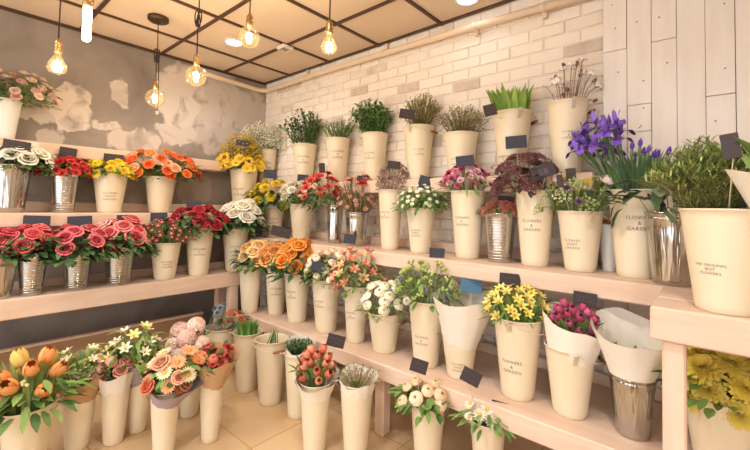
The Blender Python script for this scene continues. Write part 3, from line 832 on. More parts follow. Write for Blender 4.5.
# pale pipe below the ceiling, running round the corner
t = empty('ceiling_pipe', (0, 0, 0), 'pale painted round pipe running under the ceiling along brick wall and round the corner', 'pipe')
m = MB(); pts = [(.05, -.74, 2.613), (.05, -.5, 2.605), (.05, -.14, 2.594)]
for k in range(1, 6):
    an = PI/2*k/6; pts.append((.05+.09*(1-math.cos(an)), -.14+.09*math.sin(an), 2.594))
pts += [(.14, -.05, 2.594), (1.0, -.05, 2.602), (1.65, -.05, 2.598), (2.54, -.05, 2.584), (3.28, -.05, 2.556)]
m.tube(pts, .024, 14); m.build('pipe_run', MT['pipe'], t)
for x, zc, up in ((.75, 2.60, 1), (1.75, 2.597, 1), (2.54, 2.584, -1), (2.985, 2.567, -1)):
    m = MB(); z2 = zc + (.09 if up > 0 else -.055)
    m.box(x-.013, -.03, min(zc, z2), x+.013, .0, max(zc, z2), bev=.003)
    m.lathe([(.0275, -.012), (.0275, .012)], 14, M=Matrix.Translation((x, -.05, zc)) @ Matrix.Rotation(PI/2, 4, 'Y'))
    m.build('bracket', MT['pipe'], t)
# square sensor at the grid crossing
t = empty('smoke_detector', (1.035, -.502, H-.012), 'small white square sensor box on the ceiling grid crossing', 'smoke detector')
m = MB(); m.box(-.055, -.055, -.028, .055, .055, 0, bev=.008); m.build('housing', MT['white_plastic'], t)
m = MB()
for k in range(3): m.box(-.03, -.03+.022*k, -.0305, .03, -.022+.022*k, -.028)
m.build('vent', MT['bronze'], t)
# recessed lamps
for i, (x, y, lab) in enumerate(((.748, -.807, 'glowing recessed ceiling lamp nearest the corner, behind a round bulb'), (2.56, -.2, 'glowing recessed ceiling lamp close above the brick wall pipe'))):
    t = empty('ceiling_lamp', (x, y, H), lab, 'ceiling light', 'recessed ceiling lamps')
    m = MB(); m.lathe([(.062, 0), (.085, 0), (.085, -.008), (.066, -.012), (.062, -.004)], 28); m.build('ring', MT['white_plastic'], t)
    m = MB(); m.lathe([(.0621, -.001), (.0621, -.005)], 28); m.build('diffuser', MT['diffuser'], t)
# ------------------------------------------------------------------ shelves
def shelf(name, lab, boards, rails=(), legs=(), along='y'):
    t = empty(name, (boards[0][0], boards[0][1], boards[0][5] if False else boards[0][2]), lab, 'shelf', 'pale wooden display shelves')
    org = t.location
    def put(nm, bx, mt):
        m = MB(); x0, y0, z0, x1, y1, z1 = bx
        m.box(x0-org[0], y0-org[1], z0-org[2], x1-org[0], y1-org[1], z1-org[2], bev=.006); m.build(nm, mt, t)
    w = MT['wood_'+along]
    for bx in boards: put('board', bx, w)
    for bx in rails: put('back_rail', bx, w)
    for bx in legs: put('leg', bx, MT['wood_z'])
    return t
shelf('display_shelf', 'slim pale wooden shelf highest up on the patchy grey plaster wall', [(.001, -3.2, 1.665, .195, -.54, 1.76)])
shelf('display_shelf', 'pale wooden shelf on grey plaster wall carrying the orange rose and sunflower buckets', [(.001, -3.2, 1.175, .42, -.26, 1.265)], [(.001, -3.2, 1.265, .03, -.26, 1.34)])
shelf('display_bench', 'long low pale wooden bench shelf under the plaster wall carrying red rose buckets', [(.33, -3.2, .645, .64, -.575, .765)], [(.33, -3.2, .765, .355, -.575, .822)],
      [(.35, -.70, 0, .42, -.62, .645), (.56, -.70, 0, .63, -.62, .645), (.56, -3.0, 0, .63, -2.92, .645)])
shelf('display_shelf', 'topmost pale wooden shelf along the white brick wall carrying greenery', [(.08, -.236, 1.457, 3.285, -.001, 1.55)], (), (), 'x')
shelf('display_shelf', 'middle pale wooden shelf along the brick wall carrying iris and sedum buckets', [(.44, -.43, .96, 4.3, -.043, 1.05)], [(.44, -.07, 1.05, 3.27, -.043, 1.115)], (), 'x')
shelf('display_bench', 'lowest pale wooden bench along the brick wall carrying orange roses and tulips', [(.68, -.66, .345, 4.3, -.043, .44)], [(.68, -.07, .44, 4.3, -.045, .50)],
      [(.72, -.62, 0, .79, -.55, .345), (2.2, -.62, 0, 2.27, -.55, .345), (4.1, -.62, 0, 4.17, -.55, .345)], 'x')
shelf('display_counter', 'deep pale wooden counter board projecting beneath the big rosemary bucket', [(3.575, -.885, .945, 4.5, -.69, 1.05), (3.575, -.683, .945, 4.5, -.432, 1.05)], (),
      [(3.604, -.865, 0, 3.664, -.80, .945), (4.35, -.865, 0, 4.42, -.80, .945)], 'x')
t = empty('border_board', (.27, -2.0, 0), 'brown wooden board standing on the floor behind the paper-wrapped bouquets', 'board')
m = MB(); m.box(-.014, -1.2, 0, .014, 1.24, .36, bev=.004); m.build('panel', MT['dkwood'], t)
m = MB(); m.box(-.02, -1.2, .36, .02, 1.24, .378, bev=.004); m.build('top_edge', MT['wood_y'], t)
t = empty('wall_cable', (.004, -1.118, 2.17), 'thin dark cable fixed down the grey plaster wall behind a round bulb', 'cable')
m = MB(); m.tube([(0, 0, 0), (0, .004, .2), (0, -.002, .4), (0, 0, H-2.17-.02)], .004, 6); m.build('cable_run', MT['black'], t)
m = MB(); m.box(-.004, -.012, -.03, .012, .012, .0, bev=.002); m.build('end_clip', MT['white_plastic'], t)
# ------------------------------------------------------------------ pendant lamps
def pendant(loc, shape, size, lab, ceil_xy=None, coil=None, canopy=False):
    x, y, z = loc
    t = empty('pendant_bulb', loc, lab, 'pendant light', 'bare filament pendant lamps')
    dz = H - z
    S = size
    if shape == 'globe':
        pr = [(S*.16, S*1.25), (S*.17, S*1.05)]; pr += [(S*math.sin(a), S*math.cos(a)) for a in [PI*(.1+.9*k/14) for k in range(15)]]
        top = S*1.25
    elif shape == 'drop':
        q = [(.20,1.75),(.22,1.55),(.34,1.2),(.52,.8),(.74,.4),(.93,.02),(1,-.25),(.95,-.55),(.75,-.83),(.4,-.98),(.001,-1.02)]
        pr = [(S*a, S*b) for a, b in q]; top = S*1.75
    else:
        q = [(.75,5),(.98,4.6),(1,4),(1,-3.6),(.85,-4.2),(.5,-4.6),(.001,-4.75)]
        pr = [(S*a, S*b) for a, b in q]; top = S*5
    pr[-1] = (.0008, pr[-1][1])
    m = MB(); m.lathe(pr[::-1], 24); m.build('glass_bulb', MT['glass'], t)
    m = MB()
    n, fh, fr = (8, S*.42, S*.16) if shape == 'globe' else ((8, S*.5, S*.3) if shape == 'drop' else (16, S*4.0, S*.72))
    fz = -S*.1 if shape != 'drop' else -S*.2
    for k in range(n):
        a = 2*PI*k/n; b = 2*PI*(k+.5)/n
        m.tube([(fr*math.cos(a), fr*math.sin(a), fz-fh), (fr*math.cos(b), fr*math.sin(b), fz+fh)], .0034, 5)
    m.build('filament', MT['filament'], t)
    m = MB(); m.tube([(0, 0, fz+fh*.8), (0, 0, top)], .004, 6); m.build('stem', MT['brass'], t)
    cw = .017 if shape != 'tube' else .02
    m = MB(); m.lathe([(.002, top+.062), (.009, top+.06), (.011, top+.05), (cw, top+.046), (cw*1.1, top+.03), (cw*.95, top+.026), (cw*1.1, top+.02), (cw*1.05, top-.012), (cw*.9, top-.014)][::-1], 18)
    m.tube([(cw, 0, top+.018), (cw+.016, 0, top+.018)], .003, 6)
    m.build('socket', MT['brass'], t)
    m = MB()
    if coil:
        zc = coil - z; pts = [(0, 0, top+.06), (0, 0, zc-.055)]
        for k in range(29):
            a = -PI/2 + 2*PI*k/28*3; pts.append((.028*math.cos(a)*.8, .012*math.sin(k*.45), zc+.05*math.sin(a)))
        pts += [(0, .004, zc+.06), (0, 0, dz)]
    else: pts = [(0, 0, top+.06), (0, 0, dz*.6+top*.4), (0, 0, dz)]
    m.tube(pts, .0038, 6); m.build('cord', MT['black'], t)
    if canopy:
        m = MB(); m.lathe([(.07, dz), (.07, dz-.022), (.062, dz-.03), (.012, dz-.031)][::-1], 28); m.build('canopy', MT['bronze'], t)
    L = bpy.data.lights.new('bulb_light', 'POINT'); L.energy = BULB_W[shape]; L.color = (1, .87, .70); L.shadow_soft_size = .025
    lo = link('bulb_light', L, t, (0, 0, fz))
    return t
BULB_W = dict(globe=4.5, drop=4.5, tube=5)
pendant((1.192, -2.023, 2.05), 'drop', .044, 'teardrop filament bulb on a straight cord over the spray roses')
pendant((1.673, -2.005, 2.13), 'tube', .0175, 'long tubular filament bulb glowing white beside the teardrop one')
pendant((.70, -1.38, 2.109), 'globe', .064, 'round filament bulb with coiled cord hanging from a bronze ceiling disc', coil=2.42, canopy=True)
pendant((1.334, -1.371, 2.14), 'globe', .062, 'round filament bulb with a knotted cord, hung in front of patchy plaster', coil=2.50)
pendant((1.762, -1.27, 2.30), 'globe', .06, 'round filament bulb hanging in front of the recessed ceiling lamp')
pendant((2.251, -1.101, 2.18), 'drop', .042, 'teardrop filament bulb hanging before the ceiling grid near the brick wall')
# ------------------------------------------------------------------ what stands where
FG = 'FLOWERS\n&\nGARDEN'; FS = 'FLOWERS\nSWEET\nGARDEN'
DK = ['#3B5530', '#4A6838', '#587A40']; MD = ['#55753A', '#6B8B45', '#7E9C50']; LT = ['#86A24C', '#9DB55A', '#74923F']
CB = 'cream bouquets'
def B(key, name, lab, cat, flowers, leaves, blab, text=None, u=0., zf=.5, ts=1., grip=None, paper=None, **kw):
    bucket(key, blab, text, u, zf, ts, grip)
    bouquet(key, name, lab, cat, None, flowers, leaves, paper, **kw)
W = [('#F1ECDD',), ('#EBE3CC',)]
# top shelf, brick wall
B('t0', 'gypsophila_bouquet', 'cloud of tiny white gypsophila nearest the room corner', 'flowers', [('dots', ['#F0EADC', '#E2DAC4', '#C9C8A4'], 1500, .0085, .0, 1)],
  [('sprig', ['#9AA377', '#B3B48C'], 34, .022, .006, dict(nl=14))], 'slim cream bucket under the white gypsophila by the room corner', FG, 0, .55, stemcol='#A3A878')
B('t1', 'eucalyptus_bouquet', 'airy dark green leafy branches with one tall sprig, beside white gypsophila', 'greenery', [], [('sprig', DK + ['#6F8F50'], 46, .036, .02, dict(nl=22))],
  'cream bucket holding airy dark green branches, second from the room corner', FG, -.15, .6)
B('t2', 'asparagus_fern_bouquet', 'low fine needle-leaved green foliage between two leafy green bouquets', 'greenery', [], [('sprig', ['#54733A', '#66853F', '#7B9450'], 46, .03, .005, dict(nl=34, along=1))],
  'cream bucket holding low fine needle-leaved green foliage', FG, 0, .62)
B('t3', 'pittosporum_bouquet', 'dense round bouquet of glossy bright green leaves against the brick', 'greenery', [], [('sprig', ['#3E6B38', '#4F8442', '#6C9A50', '#8FB468'], 56, .034, .019, dict(nl=24))],
  'cream bucket holding the dense glossy bright green leaves', FG, -.5, .52, .8)
B('t4', 'heather_bouquet', 'tall bouquet of upright olive green heather twigs', 'greenery', [('dots', ['#A8A066', '#8F8A52'], 300, .006, .2, 1)], [('sprig', ['#6E7038', '#857F45', '#9C9458'], 54, .02, .006, dict(nl=34, along=1.1, green=0))],
  'cream bucket holding tall olive green heather', FG, .05, .5, .62, grip=-.6, stemcol='#7C7446')
B('t5', 'thyme_bouquet', 'wispy grey-olive twiggy foliage in low round bouquet', 'greenery', [('dots', ['#A79B74', '#8E8660'], 260, .006, .1, 1)], [('sprig', ['#77774C', '#8C875A', '#A09868'], 60, .018, .006, dict(nl=30, green=0))],
  'shorter cream bucket holding wispy grey-olive twigs', FG, -.3, .35, .62, stemcol='#857A52')
B('t6', 'green_leaf_bouquet', 'upright broad bright green tongue-shaped leaves', 'greenery', [], [('blade', ['#7A9A3E', '#90AE4C', '#668838'], 34, .17, .058, dict(lean=.95))],
  'cream bucket holding broad bright green upright leaves', FG, -.55, .25, .62, grip=.35)
B('t7', 'cotton_bouquet', 'sparse dry branches with cotton bolls and brown pods', 'dried flowers', [('cotton', [()], 9, .029, .35, 1), ('pod', [(), ('#6E4A44',)], 8, .02, .05, 1)], [('sprig', ['#8A6652'], 5, .014, .007, dict(nl=7, green=0))],
  'tall cream bucket holding dry cotton branches beside the plank wall', FG, .1, .52, .62, grip=.3, stemcol='#8A6E5C')
# middle shelf, brick wall
B('m1', 'yellow_chrysanthemum_bouquet', 'bouquet of large yellow chrysanthemums on middle shelf next to white ones', 'flowers', [('pompon', [('#F5DF48',), ('#F2D63C',)], 24, .05, .15, 1)],
  [('oval', DK, 110, .085, .045, dict(z=(-.15, .6)))], 'cream bucket holding yellow chrysanthemums on the middle shelf', FG, 0, .5, .8)
B('m2', 'white_chrysanthemum_bouquet', 'bouquet of shaggy white chrysanthemums between yellow chrysanthemums and red carnations', 'flowers', [('pompon', W, 15, .048, .3, 1)], [('oval', MD, 70, .07, .02, dict(z=(-.1, .6)))],
  'cream bucket holding shaggy white chrysanthemums on the middle shelf', None)
B('m3', 'red_carnation_bouquet', 'bouquet of coral red carnations spilling over the neighbouring white chrysanthemums', 'flowers', [('carnation', [('#D8403C',), ('#E0554C',)], 22, .036, .25, 1)], [('oval', DK, 110, .07, .02, dict(z=(-.1, .7)))],
  'narrow shiny metal bucket half hidden behind the red carnations')
B('m4', 'wax_flower_bouquet', 'twiggy bouquet of small pink wax flowers with two red heads', 'flowers', [('carnation', [('#D23A34',)], 3, .04, .75, 1), ('daisy', [('#E2A59C', '#C8574F', 6), ('#EBC4B4', '#C8574F', 6)], 64, .02, .1, .95)],
  [('sprig', ['#7E8040', '#98904C', '#6D7A3A', '#A07850'], 44, .03, .005, dict(nl=22, green=0))], 'shiny metal bucket holding twiggy pink wax flowers', stemcol='#8A7A48')
B('m5', 'statice_bouquet', 'bouquet of dusty mauve dried statice heads', 'dried flowers', [('cluster', [('#9A7C78', '#B49A8E'), ('#A88A80', '#87696A')], 14, .026, .2, 1), ('dots', ['#9A7C78', '#B49A8E', '#87696A'], 520, .0075, .0, 1)], [('sprig', ['#8A7866'], 16, .02, .006, dict(nl=10, green=0))],
  'tall cream bucket holding dusty mauve statice', FG, -.55, .58, .8, stemcol='#84745C')
B('m6', 'chamomile_bouquet', 'bouquet of tiny white button daisies with bright green leaves', 'flowers', [('daisy', [('#F2EEDF', '#E8E2B0', 12, .4), ('#EDE8D2', '#DDD69A', 12, .4)], 70, .0165, .1, 1)],
  [('oval', ['#5A8A3C', '#6E9C48', '#4C7A36'], 130, .05, .022, dict(z=(-.15, .85)))], 'shorter cream bucket holding small white button daisies', FS, -.45, .45, .75)
B('m7', 'pink_carnation_bouquet', 'bouquet of magenta and pale pink carnations', 'flowers', [('carnation', [('#B8235E',), ('#DE8FA8',), ('#C94A7C',), ('#E8B9C0',)], 64, .022, .25, 1)],
  [('oval', MD, 60, .08, .012, dict(z=(-.1, .6)))], 'tall cream bucket holding magenta and pale pink carnations', FG, -.4, .55, .8)
B('m8', 'coral_bouvardia_bouquet', 'low bouquet of small coral pink flowers in ribbed metal bucket by tall carnations', 'flowers', [('cluster', [('#D8605A', '#E58A80'), ('#C94C50', '#E07A74')], 34, .019, .1, 1)],
  [('oval', MD, 60, .035, .018, dict(z=(-.1, .7)))], 'ribbed metal bucket holding low coral pink flowers')
B('m9', 'sedum_bouquet', 'large burgundy flat-headed sedum bouquet with drooping dark leaves', 'flowers', [('cluster', [('#6E3B40', '#8A5250', 130, .4), ('#5E3238', '#7C4848', 130, .4)], 14, .052, .1, 1)],
  [('oval', ['#4A3A34', '#5A4238', '#4C5038'], 90, .05, .026, dict(z=(-.1, .7))), ('sprig', ['#5C4440'], 14, .02, .01, dict(nl=8, green=0))], 'tall cream bucket holding the burgundy sedum', FG, -.2, .54, .9, stemcol='#6A4A40')
B('m10', 'wildflower_bouquet', 'mixed lacy green and white umbels with yellow, violet and pale pink blooms', 'flowers', [('umbel', [('#E4E6C4', '#B9C86E'), ('#D5DDA0', '#A5B85A')], 15, .05, .1, .95), ('pompon', [('#6A4A6A',), ('#553A50',)], 5, .018, .25, .6, dict(side='front')), ('cluster', [('#E6C033', '#D6A92A')], 5, .022, .7, 1), ('ranunculus', [('#E3C5BC',)], 2, .04, .75, 1)],
  [('sprig', LT + ['#B4C46C'], 40, .03, .006, dict(nl=18))], 'medium cream bucket holding lacy green and white wildflowers', FS, -.42, .45, .7, grip=.5)
B('m11', 'iris_bouquet', 'bouquet of open violet irises with tall dark blade leaves and purple buds', 'flowers', [('iris', [('#6E46B4', '#8460C4'), ('#7A52BE', '#9070CC')], 18, .06, .0, 1, dict(lr=(-.95, .12), stem=.004)), ('irisbud', [('#5E3A9C',)], 14, .042, -.6, -.05, dict(lr=(.22, .98), even=1))],
  [('blade', DK + ['#4C7A4A', '#66866A'], 46, .18, .022, dict(lr=(-.42, .95), lean=.9))], 'tall cream bucket holding the violet irises', FG, .22, .62, .95, upright=True, stemcol='#4A6A38')
B('m12', 'dark_leaf_bouquet', 'spreading dark leathery leaves and black berries in shiny bucket beneath the irises', 'greenery', [('bud', [('#3E3438', '#5E5040'), ('#4C4448', '#5E5040')], 9, .026, .35, 1)],
  [('oval', ['#4E6440', '#62744C', '#3E5236', '#7A8A64'], 40, .12, .055, dict(z=(.08, .85)))], 'big mirror-bright metal bucket between the iris and rosemary buckets')
bucket('m13', 'small plain white container squeezed between the wildflower and iris buckets')
# projecting counter
B('n1', 'rosemary_bouquet', 'big bushy olive green rosemary bouquet before the plank wall', 'greenery', [], [('sprig', ['#8E9C54', '#A8B066', '#BFC280', '#7A8C4A', '#667A3E'], 150, .034, .005, dict(nl=46, along=.8, green=0))],
  'largest cream bucket, holding bushy rosemary on the projecting counter', 'THE ORIGINAL\nBEST\nFLOWERS', -.38, .42, .72, stemcol='#7E6E44')
B('n2', 'paper_wrapped_bouquet', 'white paper-wrapped bouquet with long green leaves, cut off at the picture edge', 'flowers', [], [('blade', ['#7E9C48', '#93AE58', '#6A8A40'], 18, .13, .045, dict(lean=1.1)), ('oval', MD, 14, .13, .04, dict(z=(.35, .9)))],
  'white enamel bucket under the paper-wrapped bouquet at the picture edge', paper=('paper', .22, .03, -.01, .24))
# lowest bench, brick wall
B('b1', 'peach_rose_bouquet', 'bouquet of large pale peach roses next to deep orange ones', 'flowers', [('rose', [('#EFC587',), ('#F0D09A',), ('#E9B873',)], 16, .051, .35, 1)], [('oval', DK, 90, .075, .045, dict(z=(-.3, .55)))],
  'tall cream bucket holding pale peach roses at the end of the bench')
B('b2', 'apricot_rose_bouquet', 'few apricot roses tucked between the peach and orange rose bouquets', 'flowers', [('rose', [('#EDAE6C',), ('#E8A05A',)], 8, .052, .45, 1)], [('oval', DK, 70, .07, .04, dict(z=(-.3, .55)))],
  'cream bucket holding apricot roses, partly hidden by its neighbours', FG, 0, .5)
B('b3', 'orange_rose_bouquet', 'bouquet of large deep orange roses with dark leaves', 'flowers', [('rose', [('#EE9A3E',), ('#F0A850',), ('#E88C34',)], 16, .052, .35, 1)], [('oval', DK, 100, .08, .045, dict(z=(-.3, .55)))],
  'cream bucket holding deep orange roses on the lowest bench', FG, -.55, .58, .8)
B('b4', 'white_spray_rose_bouquet', 'bouquet of small white and cream spray roses in front of orange roses', 'flowers', [('ranunculus', [('#EFE6D0',), ('#EADBC0',), ('#E8C9A8',)], 24, .03, .1, 1)], [('oval', MD, 100, .055, .03, dict(z=(-.15, .7)))],
  'tall cream bucket holding small white spray roses', FG, -.6, .55, .7, grip=-.25)
B('b5', 'salmon_alstroemeria_bouquet', 'bouquet of salmon pink alstroemeria with yellow-green leaves', 'flowers', [('lily', [('#E2826C', '#EDB592'), ('#D9665A', '#E89A80'), ('#EBC493', '#E6A882')], 34, .042, .1, 1)], [('oval', MD + ['#8A9A50'], 120, .06, .022, dict(z=(-.2, .85)))],
  'tall cream bucket holding salmon pink alstroemeria', FG, -.5, .5, .7)
B('b6', 'white_ranunculus_bouquet', 'dense dome of round creamy white ranunculus', 'flowers', [('ranunculus', [('#F0E8D4',), ('#E9DFC6',)], 24, .036, .25, 1)], [('oval', LT, 60, .06, .016, dict(z=(-.1, .5)))],
  'short wide cream bucket holding creamy white ranunculus', None, grip=-.55)
B('b7', 'green_bud_bouquet', 'bouquet of pale green unopened buds with grey thistle-like heads', 'flowers', [('bud', [('#B5C46A', '#8AA04C'), ('#A3B85C', '#7E9846')], 46, .028, .15, 1), ('pompon', [('#9A98A0',), ('#D9D5C0',)], 9, .024, .1, .6)], [('oval', MD, 90, .06, .02, dict(z=(-.15, .8)))],
  'tall cream bucket holding pale green buds', FG, -.35, .42, .75)
B('b8', 'white_paper_bouquet', 'bouquet hidden inside tall open white paper wrap on the lowest bench', 'flowers', [('bud', [('#C5CC98', '#8AA04C')], 5, .022, .1, .4)], [('oval', MD, 30, .05, .02, dict(z=(-.1, .4)))],
  'cream bucket beneath the tall empty-looking white paper wrap', FS, -.1, .3, .7, paper=('paper', .18, .205, -.015, .10))
B('b9', 'yellow_freesia_bouquet', 'bouquet of yellow freesias with thin green stems', 'flowers', [('lily', [('#EDD76A', '#F1E290'), ('#E8CE5A', '#EFDC80')], 42, .034, .2, 1)], [('blade', LT, 46, .14, .012), ('oval', MD, 40, .07, .012, dict(z=(-.05, .7)))],
  'tall cream bucket holding yellow freesias', FG, -.3, .42, .8, grip=-.35)
B('b10', 'pink_tulip_bouquet', 'bunch of deep pink tulips wrapped in slanting white paper', 'flowers', [('tulip', [('#C4587C',), ('#D06C8C',), ('#B84C70',)], 46, .027, .1, 1)], [('oval', MD, 24, .1, .03, dict(z=(-.1, .5)))],
  'cream bucket under the paper-wrapped pink tulips', None, grip=.2, paper=('paper', .135, .115, -.02, .12, -.045))
B('b11', 'paper_collar_bouquet', 'wide white paper collar with a few small yellow flowers inside', 'flowers', [('daisy', [('#E6CF55', '#D8B53A', 10)], 7, .02, .35, .6)], [('oval', LT, 16, .05, .02, dict(z=(0, .4)))],
  'small shiny metal bucket under the wide white paper collar', paper=('paper', .155, .185, -.035, .06, -.02))
B('y1', 'large_yellow_chrysanthemum_bouquet', 'mass of big yellow chrysanthemums in the shade under the projecting counter', 'flowers', [('pompon', [('#E8D668',), ('#E2CC58',)], 24, .06, .05, 1)], [('oval', MD, 60, .06, .03, dict(z=(-.2, .6)))],
  'broad cream bucket under the projecting counter')
# buckets standing on the floor in front of the brick wall bench
B('f1', 'salmon_protea_bouquet', 'small bouquet of salmon roses with one grey-blue thistle, low beside bench leg', 'flowers', [('rose', [('#D98E74',), ('#E0A088',)], 7, .045, .2, .6, dict(lr=(-.2, 1.1))), ('pompon', [('#8E98A4',)], 4, .035, .7, 1, dict(lr=(-.9, -.3)))], [('oval', DK + ['#7A8A80'], 60, .06, .03, dict(z=(-.1, .6)))],
  'wide cream bucket on the floor with salmon roses beside the bench leg')
B('f2', 'cut_green_stem_bouquet', 'short cut bright green leaf tips filling a tall floor bucket', 'greenery', [], [('blade', ['#5F8F3C', '#76A34A', '#4E7E36'], 60, .085, .018, dict(lean=.8))], 'tall cream floor bucket filled with short green leaf tips')
B('f3', 'sparse_stem_bouquet', 'few short bare green stems in a nearly empty floor bucket', 'greenery', [], [('blade', ['#66824A', '#7E9458'], 7, .08, .012, dict(lean=.35))], 'nearly empty tall cream floor bucket with wooden grip in front', None, grip=-1.2)
B('f4', 'paper_wrapped_fern_bouquet', 'dark green fern tops in white paper behind salmon tulips', 'greenery', [], [('sprig', DK, 34, .024, .008, dict(nl=22))], 'cream floor bucket holding paper-wrapped dark green fern', paper=('paper', .095, .05, -.03, .10))
B('f5', 'salmon_tulip_bouquet', 'dome of salmon pink tulips in white paper on the floor', 'flowers', [('tulip', [('#E08C70',), ('#E69C80',), ('#D97C64',)], 26, .033, .2, 1)], [('oval', MD, 30, .09, .03, dict(z=(-.2, .4)))],
  'cream floor bucket holding salmon pink tulips', None, paper=('paper', .12, .03, -.04, .12))
B('f6', 'twig_bouquet', 'short brownish green twigs standing in paper on the floor', 'greenery', [], [('sprig', ['#8A8A50', '#9C8458', '#6E7A40'], 24, .02, .006, dict(nl=12, green=0))], 'cream floor bucket holding short brownish green twigs', paper=('paper', .105, .02, -.02, .12))
B('f7', 'pale_peach_bouquet', 'low bouquet of pale peach ranunculus on the floor before the green buds', 'flowers', [('ranunculus', [('#E8C4A0',), ('#EAD2B4',)], 13, .034, .3, 1)], [('oval', MD, 60, .06, .03, dict(z=(-.2, .6)))], 'cream floor bucket holding pale peach ranunculus')
B('f8', 'white_daisy_bouquet', 'low bouquet of white daisies on the floor before the yellow freesias', 'flowers', [('daisy', [('#EEE6D4', '#DDBB5A')], 14, .03, .3, 1)], [('oval', MD, 60, .06, .02, dict(z=(-.2, .6)))], 'cream floor bucket holding white daisies')
# floor bouquets before the plaster wall
B('g1', 'orange_tulip_bouquet', 'large orange tulips with pale green leaves lowest in the corner of the picture', 'flowers', [('tulip', [('#E8904C', '#EDA25C'), ('#EFA866', '#E8904C'), ('#E6C46A', '#E8B45A')], 13, .056, .35, 1), ('bud', [('#DAD0A0', '#8A9A58')], 8, .028, .2, .8)],
  [('blade', ['#7E9450', '#95A664', '#6C8644'], 22, .24, .035), ('oval', MD, 60, .11, .035, dict(z=(-.05, .6)))], 'cream floor bucket holding large orange tulips')
B('g2', 'cream_lily_bouquet', 'kraft-wrapped bouquet of cream blooms with pink blossoms on one side', 'flowers', [('lily', [('#EEE4C4', '#E6DCB4')], 14, .036, .3, 1, dict(lr=(-1, .3))), ('ranunculus', [('#DFA08C',), ('#E2AE9A',)], 8, .034, .2, .7, dict(lr=(.3, 1)))], [('oval', MD + LT, 80, .06, .02, dict(z=(-.1, .8)))],
  'cream floor bucket holding kraft-wrapped cream and pink blooms', paper=('kraft', .14, .08, -.05, .12, .03))
B('g3', 'pink_rose_paper_bouquet', 'small pink bouquet in greyish white paper between two larger wrapped bouquets', 'flowers', [('rose', [('#DB9484',), ('#E3A898',)], 7, .034, .3, .9)], [('oval', MD, 40, .05, .025, dict(z=(-.1, .6)))],
  'cream floor bucket under the greyish white paper bouquet', paper=('paper', .10, .085, -.03, .10))
B('g4', 'white_lily_bouquet', 'tall bouquet of white lilies with yellow-green pointed leaves', 'flowers', [('lily', [('#EEE9D2', '#E8E2B8'), ('#E9E0A8', '#E4D77A')], 18, .042, .3, 1)], [('oval', LT + MD, 110, .085, .02, dict(z=(0, .95)))],
  'cream floor bucket holding white lilies with pointed leaves', paper=('mauve', .12, .09, -.03, .10))
B('g5', 'orange_gerbera_bouquet', 'mauve-paper bouquet of orange and cream gerberas with a big green leaf', 'flowers', [('daisy', [('#E88C50', '#C8743A', 18), ('#EDA878', '#D89050', 18), ('#EBD5AE', '#D8B060', 18)], 20, .042, .15, 1), ('rose', [('#E0704C',), ('#E8A884',)], 7, .036, .2, .9)],
  [('oval', ['#7EA048', '#6C9040'], 14, .13, .08, dict(z=(-.1, .25))), ('oval', MD, 50, .06, .03, dict(z=(-.1, .7)))], 'cream floor bucket holding orange gerberas in mauve paper', paper=('mauve', .14, .03, -.03, .10))
B('g6', 'pink_hydrangea_bouquet', 'bouquet of pale dusty pink hydrangea heads', 'flowers', [('hydrangea', [('#E0BDB0', '#CFA49C'), ('#E5CBBB', '#D4AEA4')], 9, .062, .35, 1)], [('oval', MD, 50, .07, .04, dict(z=(-.2, .5))), ('sprig', ['#A89078'], 10, .02, .006, dict(nl=8, green=0))],
  'cream floor bucket holding pale pink hydrangeas')
B('g7', 'red_kraft_bouquet', 'flat-topped red flower bouquet in a kraft paper cone', 'flowers', [('carnation', [('#B8483A',), ('#C45848',)], 14, .032, .4, .9), ('ranunculus', [('#D0705C',)], 4, .03, .4, .9)], [('oval', MD + DK, 40, .055, .03, dict(z=(0, .8)))],
  'cream floor bucket under the kraft paper cone of red flowers', paper=('kraft', .125, .11, -.03, .10))
# shelves on the plaster wall
B('u1', 'pink_spray_rose_bouquet', 'pale pink spray roses with light leaves on the slim highest shelf', 'flowers', [('rose', [('#EDC4B4',), ('#F0D2C0',), ('#E9B4A4',)], 38, .024, .1, 1)], [('oval', LT + MD, 130, .045, .024, dict(z=(-.15, .9)))],
  'white bucket holding pale pink spray roses on the highest shelf')
B('s0', 'white_rose_bouquet', 'bouquet of white roses in broad shiny metal bucket beneath the pink spray roses', 'flowers', [('rose', [('#F3EEE0',), ('#EFE9D4',)], 14, .046, .3, 1)], [('oval', DK, 90, .075, .045, dict(z=(-.25, .6)))],
  'broad shiny metal bucket holding white roses')
B('s1', 'small_red_carnation_bouquet', 'low bouquet of small scarlet carnations in ribbed metal bucket', 'flowers', [('carnation', [('#BE2A26',), ('#CC3A32',)], 52, .028, .1, 1)], [('oval', MD, 90, .05, .014, dict(z=(-.15, .7)))],
  'ribbed metal bucket holding small scarlet carnations', grip=PI/2)
B('s2', 'golden_chrysanthemum_bouquet', 'low bouquet of bright yellow chrysanthemums between scarlet and orange flowers', 'flowers', [('pompon', [('#F5DF48',), ('#F2D63C',)], 30, .042, .1, 1)], [('oval', DK, 60, .05, .03, dict(z=(-.25, .5)))],
  'cream bucket holding bright yellow chrysanthemums on the plaster wall shelf', FS, .0, .42, .8)
B('s3', 'orange_spray_rose_bouquet', 'wide bouquet of orange and peach spray roses', 'flowers', [('rose', [('#E87A34',), ('#EE9850',), ('#E2662C',), ('#F0B48C',)], 46, .035, .1, 1)], [('oval', DK + MD, 150, .06, .03, dict(z=(-.2, .85)))],
  'cream bucket holding orange spray roses on the plaster wall shelf')
